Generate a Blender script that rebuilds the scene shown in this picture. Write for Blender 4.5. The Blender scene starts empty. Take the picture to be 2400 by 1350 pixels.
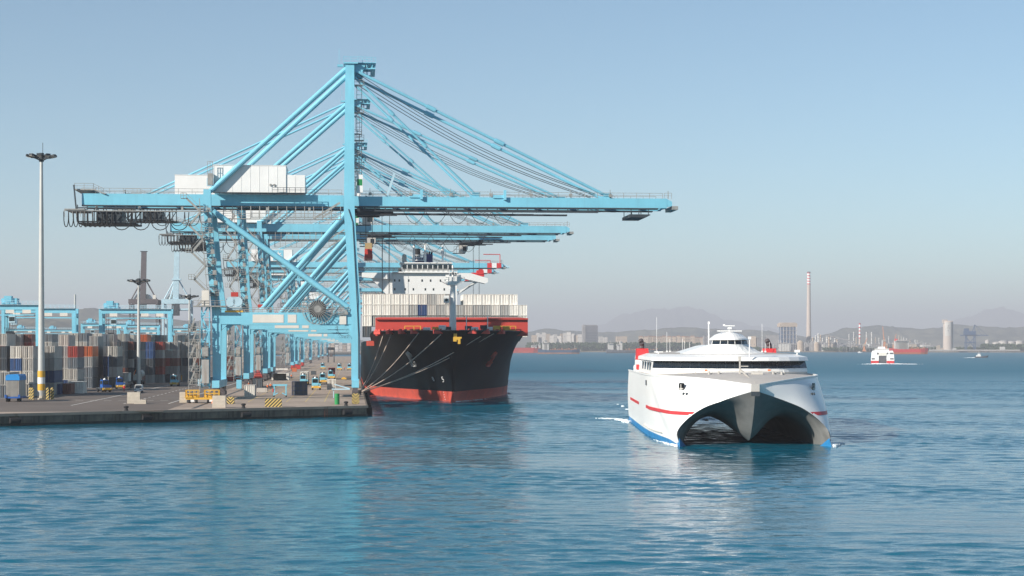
import bpy, math, random
from mathutils import Vector, Matrix
R = math.radians
rnd = random.Random(7)
sc = bpy.context.scene
COL = sc.collection

# ---------------------------------------------------------------- camera
FPX = 4200.0            # focal length in pixels of the 2400 px wide photograph
HY = 814.0              # row of the horizon
CH = 13.5               # camera height over the water
cam_d = bpy.data.cameras.new('camera')
cam = bpy.data.objects.new('camera', cam_d); COL.objects.link(cam)
cam.location = (0, 0, CH); cam.rotation_euler = (R(90), 0, 0)
cam_d.sensor_width = 36; cam_d.lens = 36 * FPX / 2400
cam_d.shift_y = (HY - 675) / 2400
cam_d.clip_start = 1; cam_d.clip_end = 60000
sc.camera = cam

# ---------------------------------------------------------------- sky, sun, exposure
SUN_AZ, SUN_EL = 52.0, 27.0      # light travels to the right of the view axis by SUN_AZ
w = bpy.data.worlds.new('World'); sc.world = w; w.use_nodes = True
nt = w.node_tree; nt.nodes.clear()
sky = nt.nodes.new('ShaderNodeTexSky'); sky.sky_type = 'NISHITA'; sky.sun_disc = False
sky.sun_elevation = R(SUN_EL); sky.sun_rotation = R(180 + SUN_AZ)
sky.altitude = 0; sky.air_density = 0.75; sky.dust_density = 0.0; sky.ozone_density = 1.2
bg = nt.nodes.new('ShaderNodeBackground'); bg.inputs['Strength'].default_value = 0.076
wo = nt.nodes.new('ShaderNodeOutputWorld')
tint = nt.nodes.new('ShaderNodeMixRGB'); tint.blend_type = 'MULTIPLY'; tint.inputs['Fac'].default_value = 1; tint.inputs['Color2'].default_value = (0.94, 1.13, 1.10, 1)
nt.links.new(sky.outputs[0], tint.inputs['Color1']); nt.links.new(tint.outputs[0], bg.inputs[0]); nt.links.new(bg.outputs[0], wo.inputs[0])
sd = bpy.data.lights.new('sun', 'SUN'); sd.energy = 5.0; sd.angle = R(0.53); sd.color = (1.0, 0.935, 0.835)
sun = bpy.data.objects.new('sun', sd); COL.objects.link(sun)
LD = Vector((math.sin(R(SUN_AZ)) * math.cos(R(SUN_EL)), math.cos(R(SUN_AZ)) * math.cos(R(SUN_EL)), -math.sin(R(SUN_EL))))
sun.rotation_euler = LD.to_track_quat('-Z', 'Y').to_euler()
sc.view_settings.view_transform = 'Standard'; sc.view_settings.look = 'None'
sc.view_settings.exposure = 0.62; sc.view_settings.gamma = 1; sc.view_settings.use_curve_mapping = False
try:
    sc.cycles.volume_bounces = 0; sc.cycles.max_bounces = 6; sc.cycles.caustics_reflective = False; sc.cycles.caustics_refractive = False
except Exception: pass

# ---------------------------------------------------------------- helpers
def P(px, py, Y):       # point at depth Y seen at photo pixel (px, py)
    return Vector(((px - 1200) * Y / FPX, Y, CH + (HY - py) * Y / FPX))
def G(px, py, h=2.0):   # point on level ground of height h seen at that pixel
    Y = FPX * (CH - h) / (py - HY)
    return Vector(((px - 1200) * Y / FPX, Y, h))

class MB:
    def __init__(s): s.v = []; s.f = []
    def add(s, vs, fs):
        n = len(s.v); s.v += [tuple(x) for x in vs]; s.f += [tuple(i + n for i in f) for f in fs]; return s
    def box(s, x0, x1, y0, y1, z0, z1):
        return s.add([(x0,y0,z0),(x1,y0,z0),(x1,y1,z0),(x0,y1,z0),(x0,y0,z1),(x1,y0,z1),(x1,y1,z1),(x0,y1,z1)],
                     [(3,2,1,0),(4,5,6,7),(0,1,5,4),(1,2,6,5),(2,3,7,6),(3,0,4,7)])
    def cbox(s, c, sx, sy, sz):
        return s.box(c[0]-sx/2, c[0]+sx/2, c[1]-sy/2, c[1]+sy/2, c[2]-sz/2, c[2]+sz/2)
    def beam(s, a, b, w, h=None, w2=None, h2=None):
        a = Vector(a); b = Vector(b); h = h or w; w2 = w2 or w; h2 = h2 or h
        d = (b - a).normalized(); up = Vector((0,0,1)) if abs(d.z) < 0.99 else Vector((0,1,0))
        u = d.cross(up).normalized(); v = u.cross(d).normalized()
        vs = []
        for p, ww, hh in ((a, w, h), (b, w2, h2)):
            for i, j in ((-1,-1),(1,-1),(1,1),(-1,1)): vs.append(p + u*i*ww/2 + v*j*hh/2)
        return s.add(vs, [(3,2,1,0),(4,5,6,7),(0,1,5,4),(1,2,6,5),(2,3,7,6),(3,0,4,7)])
    def tube(s, a, b, r, n=8, r2=None):
        a = Vector(a); b = Vector(b); r2 = r if r2 is None else r2
        d = (b - a).normalized(); up = Vector((0,0,1)) if abs(d.z) < 0.99 else Vector((0,1,0))
        u = d.cross(up).normalized(); v = u.cross(d).normalized(); vs = []
        for p, rr in ((a, r), (b, r2)):
            for k in range(n):
                t = 2*math.pi*k/n; vs.append(p + (u*math.cos(t) + v*math.sin(t))*rr)
        fs = [(k, (k+1) % n, n+(k+1) % n, n+k) for k in range(n)]
        fs = [tuple(reversed(f)) for f in fs] + [tuple(range(n)), tuple(reversed(range(n, 2*n)))]
        return s.add(vs, fs)
    def path(s, pts, r, n=5):
        for a, b in zip(pts, pts[1:]): s.tube(a, b, r, n)
        return s
    def lathe(s, prof, c=(0,0,0), n=16):       # prof: (r, z) from bottom up
        vs = []; m = len(prof)
        for r, z in prof:
            for k in range(n):
                t = 2*math.pi*k/n; vs.append((c[0]+r*math.cos(t), c[1]+r*math.sin(t), c[2]+z))
        fs = [(j*n+k, j*n+(k+1) % n, (j+1)*n+(k+1) % n, (j+1)*n+k) for j in range(m-1) for k in range(n)]
        fs += [tuple(reversed(range(n))), tuple(range((m-1)*n, m*n))]
        return s.add(vs, fs)
    def prism(s, out, y0, y1):                 # out: (x, z) outline, counter-clockwise seen from -y
        n = len(out)
        vs = [(x, y0, z) for x, z in out] + [(x, y1, z) for x, z in out]
        fs = [tuple(range(n)), tuple(reversed(range(n, 2*n)))] + [(k, n+k, n+(k+1) % n, (k+1) % n) for k in range(n)]
        return s.add(vs, fs)
    def slab(s, out, z0, z1):                  # out: (x, y) outline, counter-clockwise from above
        n = len(out)
        vs = [(x, y, z0) for x, y in out] + [(x, y, z1) for x, y in out]
        fs = [tuple(reversed(range(n))), tuple(range(n, 2*n))] + [(k, (k+1) % n, n+(k+1) % n, n+k) for k in range(n)]
        return s.add(vs, fs)
    def loft(s, secs, flip=False, close=False):
        m = len(secs[0]); vs = [p for q in secs for p in q]; fs = []
        for i in range(len(secs)-1):
            for j in range(m if close else m-1):
                f = (i*m+j, i*m+(j+1) % m, (i+1)*m+(j+1) % m, (i+1)*m+j)
                fs.append(tuple(reversed(f)) if flip else f)
        return s.add(vs, fs)
    def rects(s, secs):                        # (centre, wx, wy) rings stacked upward
        q = []
        for c, wx, wy in secs:
            q.append([(c[0]-wx/2,c[1]-wy/2,c[2]),(c[0]+wx/2,c[1]-wy/2,c[2]),(c[0]+wx/2,c[1]+wy/2,c[2]),(c[0]-wx/2,c[1]+wy/2,c[2])])
        s.loft(q, close=True)
        n = len(s.v) - 4*len(secs)
        s.f += [(n+3, n+2, n+1, n), tuple(range(len(s.v)-4, len(s.v)))]
        return s
    def rail(s, a, b, h=1.1, gap=2.5, r=0.045):
        a = Vector(a); b = Vector(b); L = (b-a).length; k = max(1, int(L/gap)); up = Vector((0,0,h))
        for i in range(k+1):
            p = a.lerp(b, i/k); s.beam(p, p+up, r*2)
        s.beam(a+up, b+up, r*2); s.beam(a+up*0.55, b+up*0.55, r*1.6)
        return s
    def build(s, name, mat=None, parent=None, smooth=False, loc=None, rz=0, **props):
        me = bpy.data.meshes.new(name); me.from_pydata(s.v, [], s.f); me.update()
        if smooth:
            for p in me.polygons: p.use_smooth = True
        if mat: me.materials.append(mat)
        o = bpy.data.objects.new(name, me); COL.objects.link(o)
        if parent: o.parent = parent
        if loc is not None: o.location = loc
        o.rotation_euler[2] = rz
        for k, v in props.items(): o[k] = v
        return o

def tag(o, label, cat, group=None):
    o['label'] = label; o['category'] = cat
    if group: o['group'] = group
    return o
def empty(name, loc=(0,0,0), rz=0, label=None, cat=None, group=None):
    o = bpy.data.objects.new(name, None); COL.objects.link(o); o.location = loc; o.rotation_euler[2] = rz
    if label: tag(o, label, cat, group)
    return o
def copy_tree(o, loc=None, rz=None, parent=None, label=None):
    c = o.copy(); COL.objects.link(c)
    if parent is not None: c.parent = parent
    if loc is not None: c.location = loc
    if rz is not None: c.rotation_euler[2] = rz
    if label: c['label'] = label
    for ch in list(o.children): copy_tree(ch, parent=c)
    return c
def recolor(o, mat):
    s = o.material_slots[0]; s.link = 'OBJECT'; s.material = mat

# ---------------------------------------------------------------- materials
def node_mat(name):
    m = bpy.data.materials.new(name); m.use_nodes = True
    return m, m.node_tree, m.node_tree.nodes['Principled BSDF']
def paint(name, c, rough=0.45, metal=0.0, var=0.12, scale=0.25, streak=0.0, streak_c=None, spec=0.4, bump=0.0):
    """Paint or cladding: base colour broken up by large soft noise, optional vertical rust/dirt streaks."""
    m, t, b = node_mat(name)
    b.inputs['Roughness'].default_value = rough; b.inputs['Metallic'].default_value = metal
    b.inputs['Specular IOR Level'].default_value = spec
    tc = t.nodes.new('ShaderNodeTexCoord')
    n = t.nodes.new('ShaderNodeTexNoise'); n.inputs['Scale'].default_value = scale; n.inputs['Detail'].default_value = 6; n.inputs['Roughness'].default_value = 0.65
    t.links.new(tc.outputs['Object'], n.inputs['Vector'])
    r = t.nodes.new('ShaderNodeValToRGB')
    r.color_ramp.elements[0].position = 0.3; r.color_ramp.elements[1].position = 0.7
    r.color_ramp.elements[0].color = (*[x*(1-var) for x in c], 1); r.color_ramp.elements[1].color = (*[min(1, x*(1+var)) for x in c], 1)
    t.links.new(n.outputs['Fac'], r.inputs['Fac']); out = r.outputs['Color']
    if streak > 0:
        mp = t.nodes.new('ShaderNodeMapping'); mp.inputs['Scale'].default_value = (1.6, 1.6, 0.12)
        t.links.new(tc.outputs['Object'], mp.inputs['Vector'])
        n2 = t.nodes.new('ShaderNodeTexNoise'); n2.inputs['Scale'].default_value = 1.0; n2.inputs['Detail'].default_value = 5
        t.links.new(mp.outputs['Vector'], n2.inputs['Vector'])
        r2 = t.nodes.new('ShaderNodeValToRGB'); r2.color_ramp.elements[0].position = 0.52; r2.color_ramp.elements[1].position = 0.72
        r2.color_ramp.elements[0].color = (0,0,0,1); r2.color_ramp.elements[1].color = (streak,)*3 + (1,)
        t.links.new(n2.outputs['Fac'], r2.inputs['Fac'])
        mx = t.nodes.new('ShaderNodeMixRGB'); t.links.new(r2.outputs['Color'], mx.inputs['Fac'])
        t.links.new(out, mx.inputs['Color1']); mx.inputs['Color2'].default_value = (*(streak_c or [x*0.5 for x in c]), 1)
        out = mx.outputs['Color']
    t.links.new(out, b.inputs['Base Color'])
    if bump:
        bn = t.nodes.new('ShaderNodeBump'); bn.inputs['Strength'].default_value = bump; bn.inputs['Distance'].default_value = 0.05
        n3 = t.nodes.new('ShaderNodeTexNoise'); n3.inputs['Scale'].default_value = scale*8; t.links.new(tc.outputs['Object'], n3.inputs['Vector'])
        t.links.new(n3.outputs['Fac'], bn.inputs['Height']); t.links.new(bn.outputs['Normal'], b.inputs['Normal'])
    return m
M = {}
M['crane'] = paint('crane_blue_paint', (0.20, 0.52, 0.655), 0.42, var=0.10, scale=0.12, streak=0.25, streak_c=(0.16,0.36,0.46))
M['crane2'] = paint('pale_crane_paint', (0.42, 0.58, 0.66), 0.5, var=0.1)
M['darkcrane'] = paint('dark_crane_paint', (0.10, 0.085, 0.09), 0.6)
M['steel'] = paint('galvanised_steel', (0.34, 0.33, 0.31), 0.5, metal=0.3, var=0.25, scale=1.0)
M['tray'] = paint('dark_steel', (0.035, 0.045, 0.055), 0.6, var=0.3)
M['white'] = paint('white_paint', (0.80, 0.79, 0.77), 0.4, var=0.04, streak=0.12, streak_c=(0.55,0.53,0.50))
M['cream'] = paint('cream_panel', (0.66, 0.62, 0.56), 0.55, var=0.08)
M['black'] = paint('black_rubber', (0.018, 0.018, 0.02), 0.75, var=0.2)
M['glass'] = paint('dark_glass', (0.012, 0.018, 0.025), 0.08, var=0.1, spec=0.6)
M['red'] = paint('red_paint', (0.46, 0.045, 0.035), 0.5, var=0.15, streak=0.2, streak_c=(0.25,0.05,0.04))
M['brightred'] = paint('bright_red_paint', (0.58, 0.042, 0.045), 0.45)
M['yellow'] = paint('yellow_paint', (0.70, 0.40, 0.05), 0.5, var=0.15)
M['orange'] = paint('orange_paint', (0.75, 0.20, 0.06), 0.5)
M['green'] = paint('green_paint', (0.02, 0.24, 0.07), 0.5)
M['blue'] = paint('blue_paint', (0.02, 0.10, 0.36), 0.5)
M['brightblue'] = paint('bright_blue_tarpaulin', (0.02, 0.25, 0.62), 0.6)
M['hull'] = paint('ship_hull_paint', (0.003, 0.006, 0.009), 0.5, var=0.35, scale=0.08, streak=0.35, streak_c=(0.015,0.013,0.011), spec=0.06)
M['boot'] = paint('red_antifouling', (0.50, 0.072, 0.045), 0.6, var=0.25, scale=0.2, streak=0.3, streak_c=(0.24,0.12,0.10))
M['hatch'] = paint('red_oxide_paint', (0.55, 0.065, 0.05), 0.55, var=0.12, scale=0.1)
M['funnelblue'] = paint('funnel_blue', (0.012, 0.035, 0.17), 0.5)
M['ferrywhite'] = paint('ferry_white_paint', (0.82, 0.81, 0.79), 0.3, var=0.03, scale=0.1, streak=0.08, streak_c=(0.62,0.58,0.52), spec=0.5)
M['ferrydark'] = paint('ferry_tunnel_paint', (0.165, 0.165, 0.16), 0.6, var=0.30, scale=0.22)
M['ferrydeck'] = paint('ferry_deck_paint', (0.46, 0.43, 0.40), 0.7, var=0.1)
M['ferryblue'] = paint('ferry_blue_antifouling', (0.025, 0.19, 0.42), 0.5, var=0.3, scale=0.6)
M['rope'] = paint('mooring_rope', (0.42, 0.33, 0.27), 0.9)
M['concrete'] = paint('concrete_block', (0.52, 0.46, 0.38), 0.85, var=0.15, scale=0.8)
M['galvpole'] = paint('pole_grey_paint', (0.50, 0.50, 0.48), 0.4, metal=0.2, var=0.06)
M['skin'] = paint('skin', (0.45, 0.28, 0.2), 0.6)
for k, c in dict(grey=(0.48,0.45,0.41), grey2=(0.36,0.355,0.34), grey3=(0.62,0.59,0.54), grey4=(0.43,0.41,0.37), grey5=(0.54,0.49,0.44), slate=(0.19,0.21,0.23), dark=(0.07,0.085,0.10), navy=(0.025,0.06,0.16), blue=(0.05,0.11,0.26),
                 red=(0.40,0.07,0.055), orange=(0.50,0.13,0.05), tan=(0.42,0.30,0.15), white=(0.76,0.73,0.67), brown=(0.22,0.08,0.06)).items():
    M['c_'+k] = paint('container_'+k+'_paint', c, 0.55, var=0.14, scale=0.5, streak=0.45, streak_c=(0.20,0.13,0.09))

# axis of the quay: the crane rails run along RD, the crane booms along BD
TH = math.atan2(375, 4200)
RD = Vector((-math.sin(TH), math.cos(TH), 0)); BD = Vector((math.cos(TH), math.sin(TH), 0))
Q0 = Vector((-28.5, 350, 2.0))            # corner of the quay
W0 = Vector((-34.9, 399, 2.0))            # first crane, foot of its waterside leg
def L2W(o, x, y, z=0): return o + BD*x + RD*y + Vector((0,0,z))
# ================================================================ SETTING
# ---- water
def water_mat():
    m, t, b = node_mat('sea_water')
    b.inputs['Base Color'].default_value = (0.001, 0.108, 0.168, 1); b.inputs['Roughness'].default_value = 0.06; b.inputs['IOR'].default_value = 1.33
    b.inputs['Specular IOR Level'].default_value = 0.36
    tc = t.nodes.new('ShaderNodeTexCoord')
    def noise(scale, sx, sy, detail=4, rough=0.6, dist=0.0, rot=0.0):
        mp = t.nodes.new('ShaderNodeMapping'); mp.inputs['Scale'].default_value = (sx, sy, 1); mp.inputs['Rotation'].default_value = (0, 0, rot)
        t.links.new(tc.outputs['Object'], mp.inputs['Vector'])
        n = t.nodes.new('ShaderNodeTexNoise'); n.inputs['Scale'].default_value = scale; n.inputs['Detail'].default_value = detail
        n.inputs['Roughness'].default_value = rough; n.inputs['Distortion'].default_value = dist
        t.links.new(mp.outputs['Vector'], n.inputs['Vector']); return n.outputs['Fac']
    def math_(op, a, bb):
        x = t.nodes.new('ShaderNodeMath'); x.operation = op
        for i, q in enumerate((a, bb)):
            if isinstance(q, (int, float)): x.inputs[i].default_value = q
            else: t.links.new(q, x.inputs[i])
        return x.outputs[0]
    fine = noise(1.0, 0.30, 1.0, 4, 0.6, 0.25, 0.10)
    mid = noise(0.22, 0.5, 1.0, 3, 0.5, 0.4, -0.15)
    swell = noise(0.045, 0.5, 1.0, 2, 0.5, 0.0, 0.2)
    patch = noise(0.011, 0.35, 1.0, 3, 0.55, 0.5, 0.05)      # calmer and rougher streaks of wind
    rp = t.nodes.new('ShaderNodeMapRange'); rp.inputs['From Min'].default_value = 0.35; rp.inputs['From Max'].default_value = 0.65
    rp.inputs['To Min'].default_value = 0.55; rp.inputs['To Max'].default_value = 1.25; t.links.new(patch, rp.inputs['Value'])
    h = math_('ADD', math_('MULTIPLY', fine, 0.30), math_('ADD', math_('MULTIPLY', mid, 0.35), math_('MULTIPLY', swell, 0.3)))
    h = math_('MULTIPLY', h, rp.outputs[0])
    sp = t.nodes.new('ShaderNodeSeparateXYZ'); t.links.new(tc.outputs['Object'], sp.inputs[0])
    ch = t.nodes.new('ShaderNodeMapRange'); ch.inputs['From Min'].default_value = 260; ch.inputs['From Max'].default_value = 1100   # choppier out in the open bay
    ch.inputs['To Min'].default_value = 1.0; ch.inputs['To Max'].default_value = 1.6; t.links.new(sp.outputs['Y'], ch.inputs['Value'])
    h = math_('MULTIPLY', h, ch.outputs[0])
    rg = t.nodes.new('ShaderNodeMapRange'); rg.inputs['From Min'].default_value = 240; rg.inputs['From Max'].default_value = 1000
    rg.inputs['To Min'].default_value = 0.06; rg.inputs['To Max'].default_value = 0.40; t.links.new(sp.outputs['Y'], rg.inputs['Value']); t.links.new(rg.outputs[0], b.inputs['Roughness'])
    bn = t.nodes.new('ShaderNodeBump'); bn.inputs['Strength'].default_value = 1.0; bn.inputs['Distance'].default_value = WAVE
    t.links.new(h, bn.inputs['Height']); t.links.new(bn.outputs['Normal'], b.inputs['Normal'])
    return m
WAVE = 0.3
M['water'] = water_mat()
def sea():
    """one sheet: real waves (summed wave trains) where they can be told apart, flat out to the horizon"""
    import numpy as np
    g = np.random.RandomState(5)
    u = np.concatenate([-np.array([9, 4, 2, 1.2, 0.8, 0.6, 0.5]), np.arange(-0.42, 0.4201, 0.0031), np.array([0.5, 0.6, 0.8, 1.2, 2, 4, 9])])
    ys = [18.0, 40, 60, 75, 84]
    while ys[-1] < 720: ys.append(ys[-1] + 0.34 + 0.0006*max(0, ys[-1]-150))
    while ys[-1] < 3100: ys.append(ys[-1]*1.02)
    ys += [4200, 6000, 9000, 15000, 25000, 38000]
    y = np.array(ys); Y, U = np.meshgrid(y, u, indexing='ij'); X = U*(Y+6)
    Z = np.zeros_like(X)
    env = 0.85 + 0.40*np.sin(X*0.021+Y*0.047+0.6)*np.sin(X*0.013-Y*0.031+2) + 0.25*np.sin(X*0.06+Y*0.11)
    for k in range(64):
        lam = 0.95*(6.5/0.95)**(g.rand()**1.35); th = g.normal(0.0, 0.30) + (0.25 if k % 3 else -0.45)
        kx, ky = math.sin(th)*2*math.pi/lam, math.cos(th)*2*math.pi/lam
        amp = SLOPE*lam/(2*math.pi); ph = g.rand()*6.283
        w_ = np.sin(kx*X + ky*Y + ph + 0.8*np.sin(X*0.05*g.rand()+Y*0.09*g.rand()+ph*3))
        Z += amp*(w_ + 0.25*np.sin(2*(kx*X+ky*Y+ph)))*(env if lam < 7 else 1)
    fade = np.clip((1500-Y)/900, 0, 1)*np.clip((0.46-np.abs(U))/0.05, 0, 1)*np.clip((Y-70)/14, 0, 1)
    Z *= fade
    ny, nx = X.shape
    v = np.stack([X, Y, Z], -1).reshape(-1, 3)
    i = np.arange(ny*nx).reshape(ny, nx)
    f = np.stack([i[:-1,:-1], i[:-1,1:], i[1:,1:], i[1:,:-1]], -1).reshape(-1, 4)
    x0, x1 = v[0,0], v[nx-1,0]
    v = np.concatenate([v, [[-28000,-2800,0],[28000,-2800,0],[28000,18,0],[-28000,18,0],[x0,-2800,0],[x1,-2800,0]]]).astype(np.float32)
    n = ny*nx
    me = bpy.data.meshes.new('water'); nf = len(f)
    extra = np.array([[n, n+4, 0, n+3], [n+4, n+5, nx-1, 0], [n+5, n+1, n+2, nx-1]])
    f = np.concatenate([f, extra]).astype(np.int32); nf = len(f)
    me.vertices.add(len(v)); me.vertices.foreach_set('co', v.ravel())
    me.loops.add(nf*4); me.loops.foreach_set('vertex_index', f.ravel())
    me.polygons.add(nf); me.polygons.foreach_set('loop_start', np.arange(0, nf*4, 4, dtype=np.int32)); me.polygons.foreach_set('loop_total', np.full(nf, 4, dtype=np.int32))
    me.polygons.foreach_set('use_smooth', np.ones(nf, dtype=bool))
    me.update(calc_edges=True); me.validate(); me.materials.append(M['water'])
    o = bpy.data.objects.new('water', me); COL.objects.link(o); o['kind'] = 'structure'
SLOPE = 0.0165
sea()

# ---- quay: deck, cope, front wall of cast panels
FD = Vector((-59.5, -44, 0)).normalized()         # front edge runs this way from the corner
def quay_mat():
    m, t, b = node_mat('quay_paving')
    b.inputs['Roughness'].default_value = 0.85
    tc = t.nodes.new('ShaderNodeTexCoord')
    n = t.nodes.new('ShaderNodeTexNoise'); n.inputs['Scale'].default_value = 0.05; n.inputs['Detail'].default_value = 8; n.inputs['Roughness'].default_value = 0.7
    t.links.new(tc.outputs['Object'], n.inputs['Vector'])
    r = t.nodes.new('ShaderNodeValToRGB'); e = r.color_ramp.elements
    e[0].position = 0.32; e[0].color = (0.27, 0.205, 0.16, 1); e[1].position = 0.68; e[1].color = (0.43, 0.335, 0.265, 1)
    t.links.new(n.outputs['Fac'], r.inputs['Fac'])
    n2 = t.nodes.new('ShaderNodeTexNoise'); n2.inputs['Scale'].default_value = 0.6; n2.inputs['Detail'].default_value = 6
    t.links.new(tc.outputs['Object'], n2.inputs['Vector'])
    r2 = t.nodes.new('ShaderNodeValToRGB'); r2.color_ramp.elements[0].position = 0.58; r2.color_ramp.elements[1].position = 0.75
    r2.color_ramp.elements[0].color = (1,1,1,1); r2.color_ramp.elements[1].color = (0.50,0.48,0.46,1); t.links.new(n2.outputs['Fac'], r2.inputs['Fac'])
    mx = t.nodes.new('ShaderNodeMixRGB'); mx.blend_type = 'MULTIPLY'; mx.inputs['Fac'].default_value = 1
    t.links.new(r.outputs['Color'], mx.inputs['Color1']); t.links.new(r2.outputs['Color'], mx.inputs['Color2'])
    t.links.new(mx.outputs['Color'], b.inputs['Base Color'])
    return m
M['paving'] = quay_mat()
M['asphalt'] = paint('yard_asphalt', (0.145, 0.116, 0.098), 0.85, var=0.22, scale=0.04)
M['quaywall'] = paint('quay_wall_concrete', (0.14, 0.112, 0.088), 0.9, var=0.4, scale=0.35, streak=0.7, streak_c=(0.04,0.034,0.028), bump=0.4)
M['quaywet'] = paint('quay_wall_weed', (0.03, 0.032, 0.028), 0.6, var=0.4, scale=1.0)
far_c = Q0 + RD*1950
out = [(Q0.x, Q0.y)] + [(far_c.x, far_c.y), (-1400, far_c.y+120), (-1400, 60)]
fe = Q0 + FD*330; out.append((fe.x, fe.y))
quay = MB().slab(out, -6, 2.0).build('quay', M['paving'], kind='structure')
ax = math.atan2(-FD.y, -FD.x)                       # wall frame: x along the wall towards the corner
pm = MB().box(0, 7.44, -0.16, 0, 0.62, 1.72); pm.box(0, 7.44, -0.12, 0, -2, 0.617)
NW = 16; WP = 7.5
for k in range(NW):
    p = Q0 + FD*(WP*(k+1))
    MB().box(0.03, WP-0.03, -0.18, -0.002, 0.45, 1.66).build('wall_panel', M['quaywall'], quay, loc=(p.x, p.y, 0), rz=ax)
p = Q0 + FD*(WP*NW)
MB().box(0, WP*NW+0.3, -0.32, -0.001, 1.68, 2.16).build('cope', M['paving'], quay, loc=(p.x, p.y, 0), rz=ax)
MB().box(0, WP*NW, -0.12, -0.003, -3, 0.44).build('weed_band', M['quaywet'], quay, loc=(p.x, p.y, 0), rz=ax)
rz_rail = TH
side = MB().box(0.002, 0.30, 0, 1900, 1.68, 2.14).box(0.003, 0.12, 0, 1900, -3, 1.677).build('cope', M['quaywall'], quay, loc=(Q0.x, Q0.y, 0), rz=TH)

# fenders hung on the front wall and along the berth
def fender(loc, rz, label):
    e = empty('rubber_fender', loc, rz, label, 'fender', 'rubber fenders on the quay wall')
    m = MB(); m.tube((-0.9,-0.55,0), (0.9,-0.55,0), 0.5, 12); m.build('rubber_body', M['black'], e, smooth=False)
    [MB().tube((x,-0.35,0.3), (x,-0.05,0.9), 0.05, 5).build('chain', M['tray'], e) for x in (-0.75, 0.75)]
for s_, lb in ((4.6, 'black cylindrical rubber fender closest to the quay corner'), (26.6, 'black rubber fender under the chevron painted concrete barrier'),
               (46.5, 'black rubber fender on the quay wall below the yellow platform trailer'), (71.0, 'black rubber fender on the quay wall below the tall light mast')):
    p = Q0 + FD*s_ - Vector((0,0,1)); fender((p.x, p.y, 0.95), ax, lb)
bf = MB(); 
NTH = ['first','second','third','fourth','fifth','sixth','seventh','eighth','ninth']
for k in range(9):
    p = L2W(Q0, 0.3, 6 + k*14); 
    e = MB().box(0, 0.75, -0.7, 0.7, -0.4, 1.6).box(0.75, 0.95, -0.9, 0.9, -0.6, 1.7)
    o = e.build('berth_fender', M['black'], None, loc=(p.x, p.y, 0), rz=TH)
    tag(o, ('black panel fender on the berth face just behind the quay corner' if k == 0 else f'black panel fender on the berth face, {NTH[k]} behind the quay corner'), 'fender', 'panel fenders along the berth')

# crane rails set in the deck, and painted lines
M['railsteel'] = paint('rail_steel', (0.05, 0.042, 0.04), 0.5)
M['line_w'] = paint('white_road_line', (0.62, 0.60, 0.56), 0.8, var=0.25, scale=1.5)
M['line_y'] = paint('yellow_road_line', (0.55, 0.40, 0.16), 0.8, var=0.3, scale=1.5)
def strip(name, mat, o, x0, x1, y0, y1, z):
    return MB().box(x0, x1, y0, y1, z-0.01, z).build(name, mat, quay, loc=(o.x, o.y, 2.0), rz=TH)
for x in (0, -30.5):
    strip('crane_rail', M['railsteel'], W0, x-0.35, x+0.35, -38 if x == 0 else -60, 1800, 0.008)
yo = W0
asph = MB().slab([(-34.5,-75),(-34.5,1800),(-900,1800),(-900,-75)], -0.01, 0.004).build('yard_asphalt', M['asphalt'], quay, loc=(yo.x, yo.y, 2.0), rz=TH)
for x in (-6.5, -10.5, -14.5, -18.5, -22.5): strip('lane_line', M['line_y'], W0, x-0.10, x+0.10, -20, 1500, 0.007)
strip('lane_line', M['line_w'], W0, -38.2, -37.9, -30, 1500, 0.009)
strip('lane_line', M['line_w'], W0, -56.2, -55.9, -40, 1500, 0.009)
for k in range(60): strip('lane_dash', M['line_w'], W0, -47.2, -46.9, -30 + k*9, -26 + k*9, 0.009)
for k in range(9):                                   # crosswise dashes by the yard end
    strip('lane_dash', M['line_w'], W0, -66 + k*3.0, -64.4 + k*3.0, -8, -7.5, 0.009)

# ---- far shore, hills, mountains
def land_mat(name, c1, c2, sc_):
    m, t, b = node_mat(name); b.inputs['Roughness'].default_value = 0.95; b.inputs['Specular IOR Level'].default_value = 0.1
    tc = t.nodes.new('ShaderNodeTexCoord'); n = t.nodes.new('ShaderNodeTexNoise'); n.inputs['Scale'].default_value = sc_; n.inputs['Detail'].default_value = 8; n.inputs['Roughness'].default_value = 0.7
    t.links.new(tc.outputs['Object'], n.inputs['Vector']); r = t.nodes.new('ShaderNodeValToRGB')
    r.color_ramp.elements[0].position = 0.42; r.color_ramp.elements[1].position = 0.6
    r.color_ramp.elements[0].color = (*c1, 1); r.color_ramp.elements[1].color = (*c2, 1)
    t.links.new(n.outputs['Fac'], r.inputs['Fac']); t.links.new(r.outputs['Color'], b.inputs['Base Color']); return m
M['shore'] = land_mat('shore_earth', (0.16,0.13,0.10), (0.24,0.20,0.15), 0.01)
M['hill'] = land_mat('hill_scrub', (0.045,0.055,0.04), (0.15,0.14,0.09), 0.004)
M['mount'] = land_mat('mountain_slope', (0.08,0.08,0.07), (0.14,0.13,0.11), 0.001)
shore = MB().slab([(-900,5050),(-200,5000),(400,4980),(1000,4980),(1300,4700),(3200,4680),(6000,4700),(9000,13000),(-900,13000)], -4, 2.5).build('shore', M['shore'], kind='structure')
shore2 = MB().slab([(-6000,2480),(-900,2480),(-300,3300),(-200,3400),(-150,5200),(-600,13000),(-6000,13000)], -4, 2.2).build('shore', M['shore'], kind='structure')
def nz(x, s):
    return math.sin(x*1.7+s) * 0.5 + math.sin(x*3.9+s*2.1) * 0.27 + math.sin(x*8.3+s*1.3) * 0.14 + math.sin(x*17.7+s*0.7)*0.07
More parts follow.
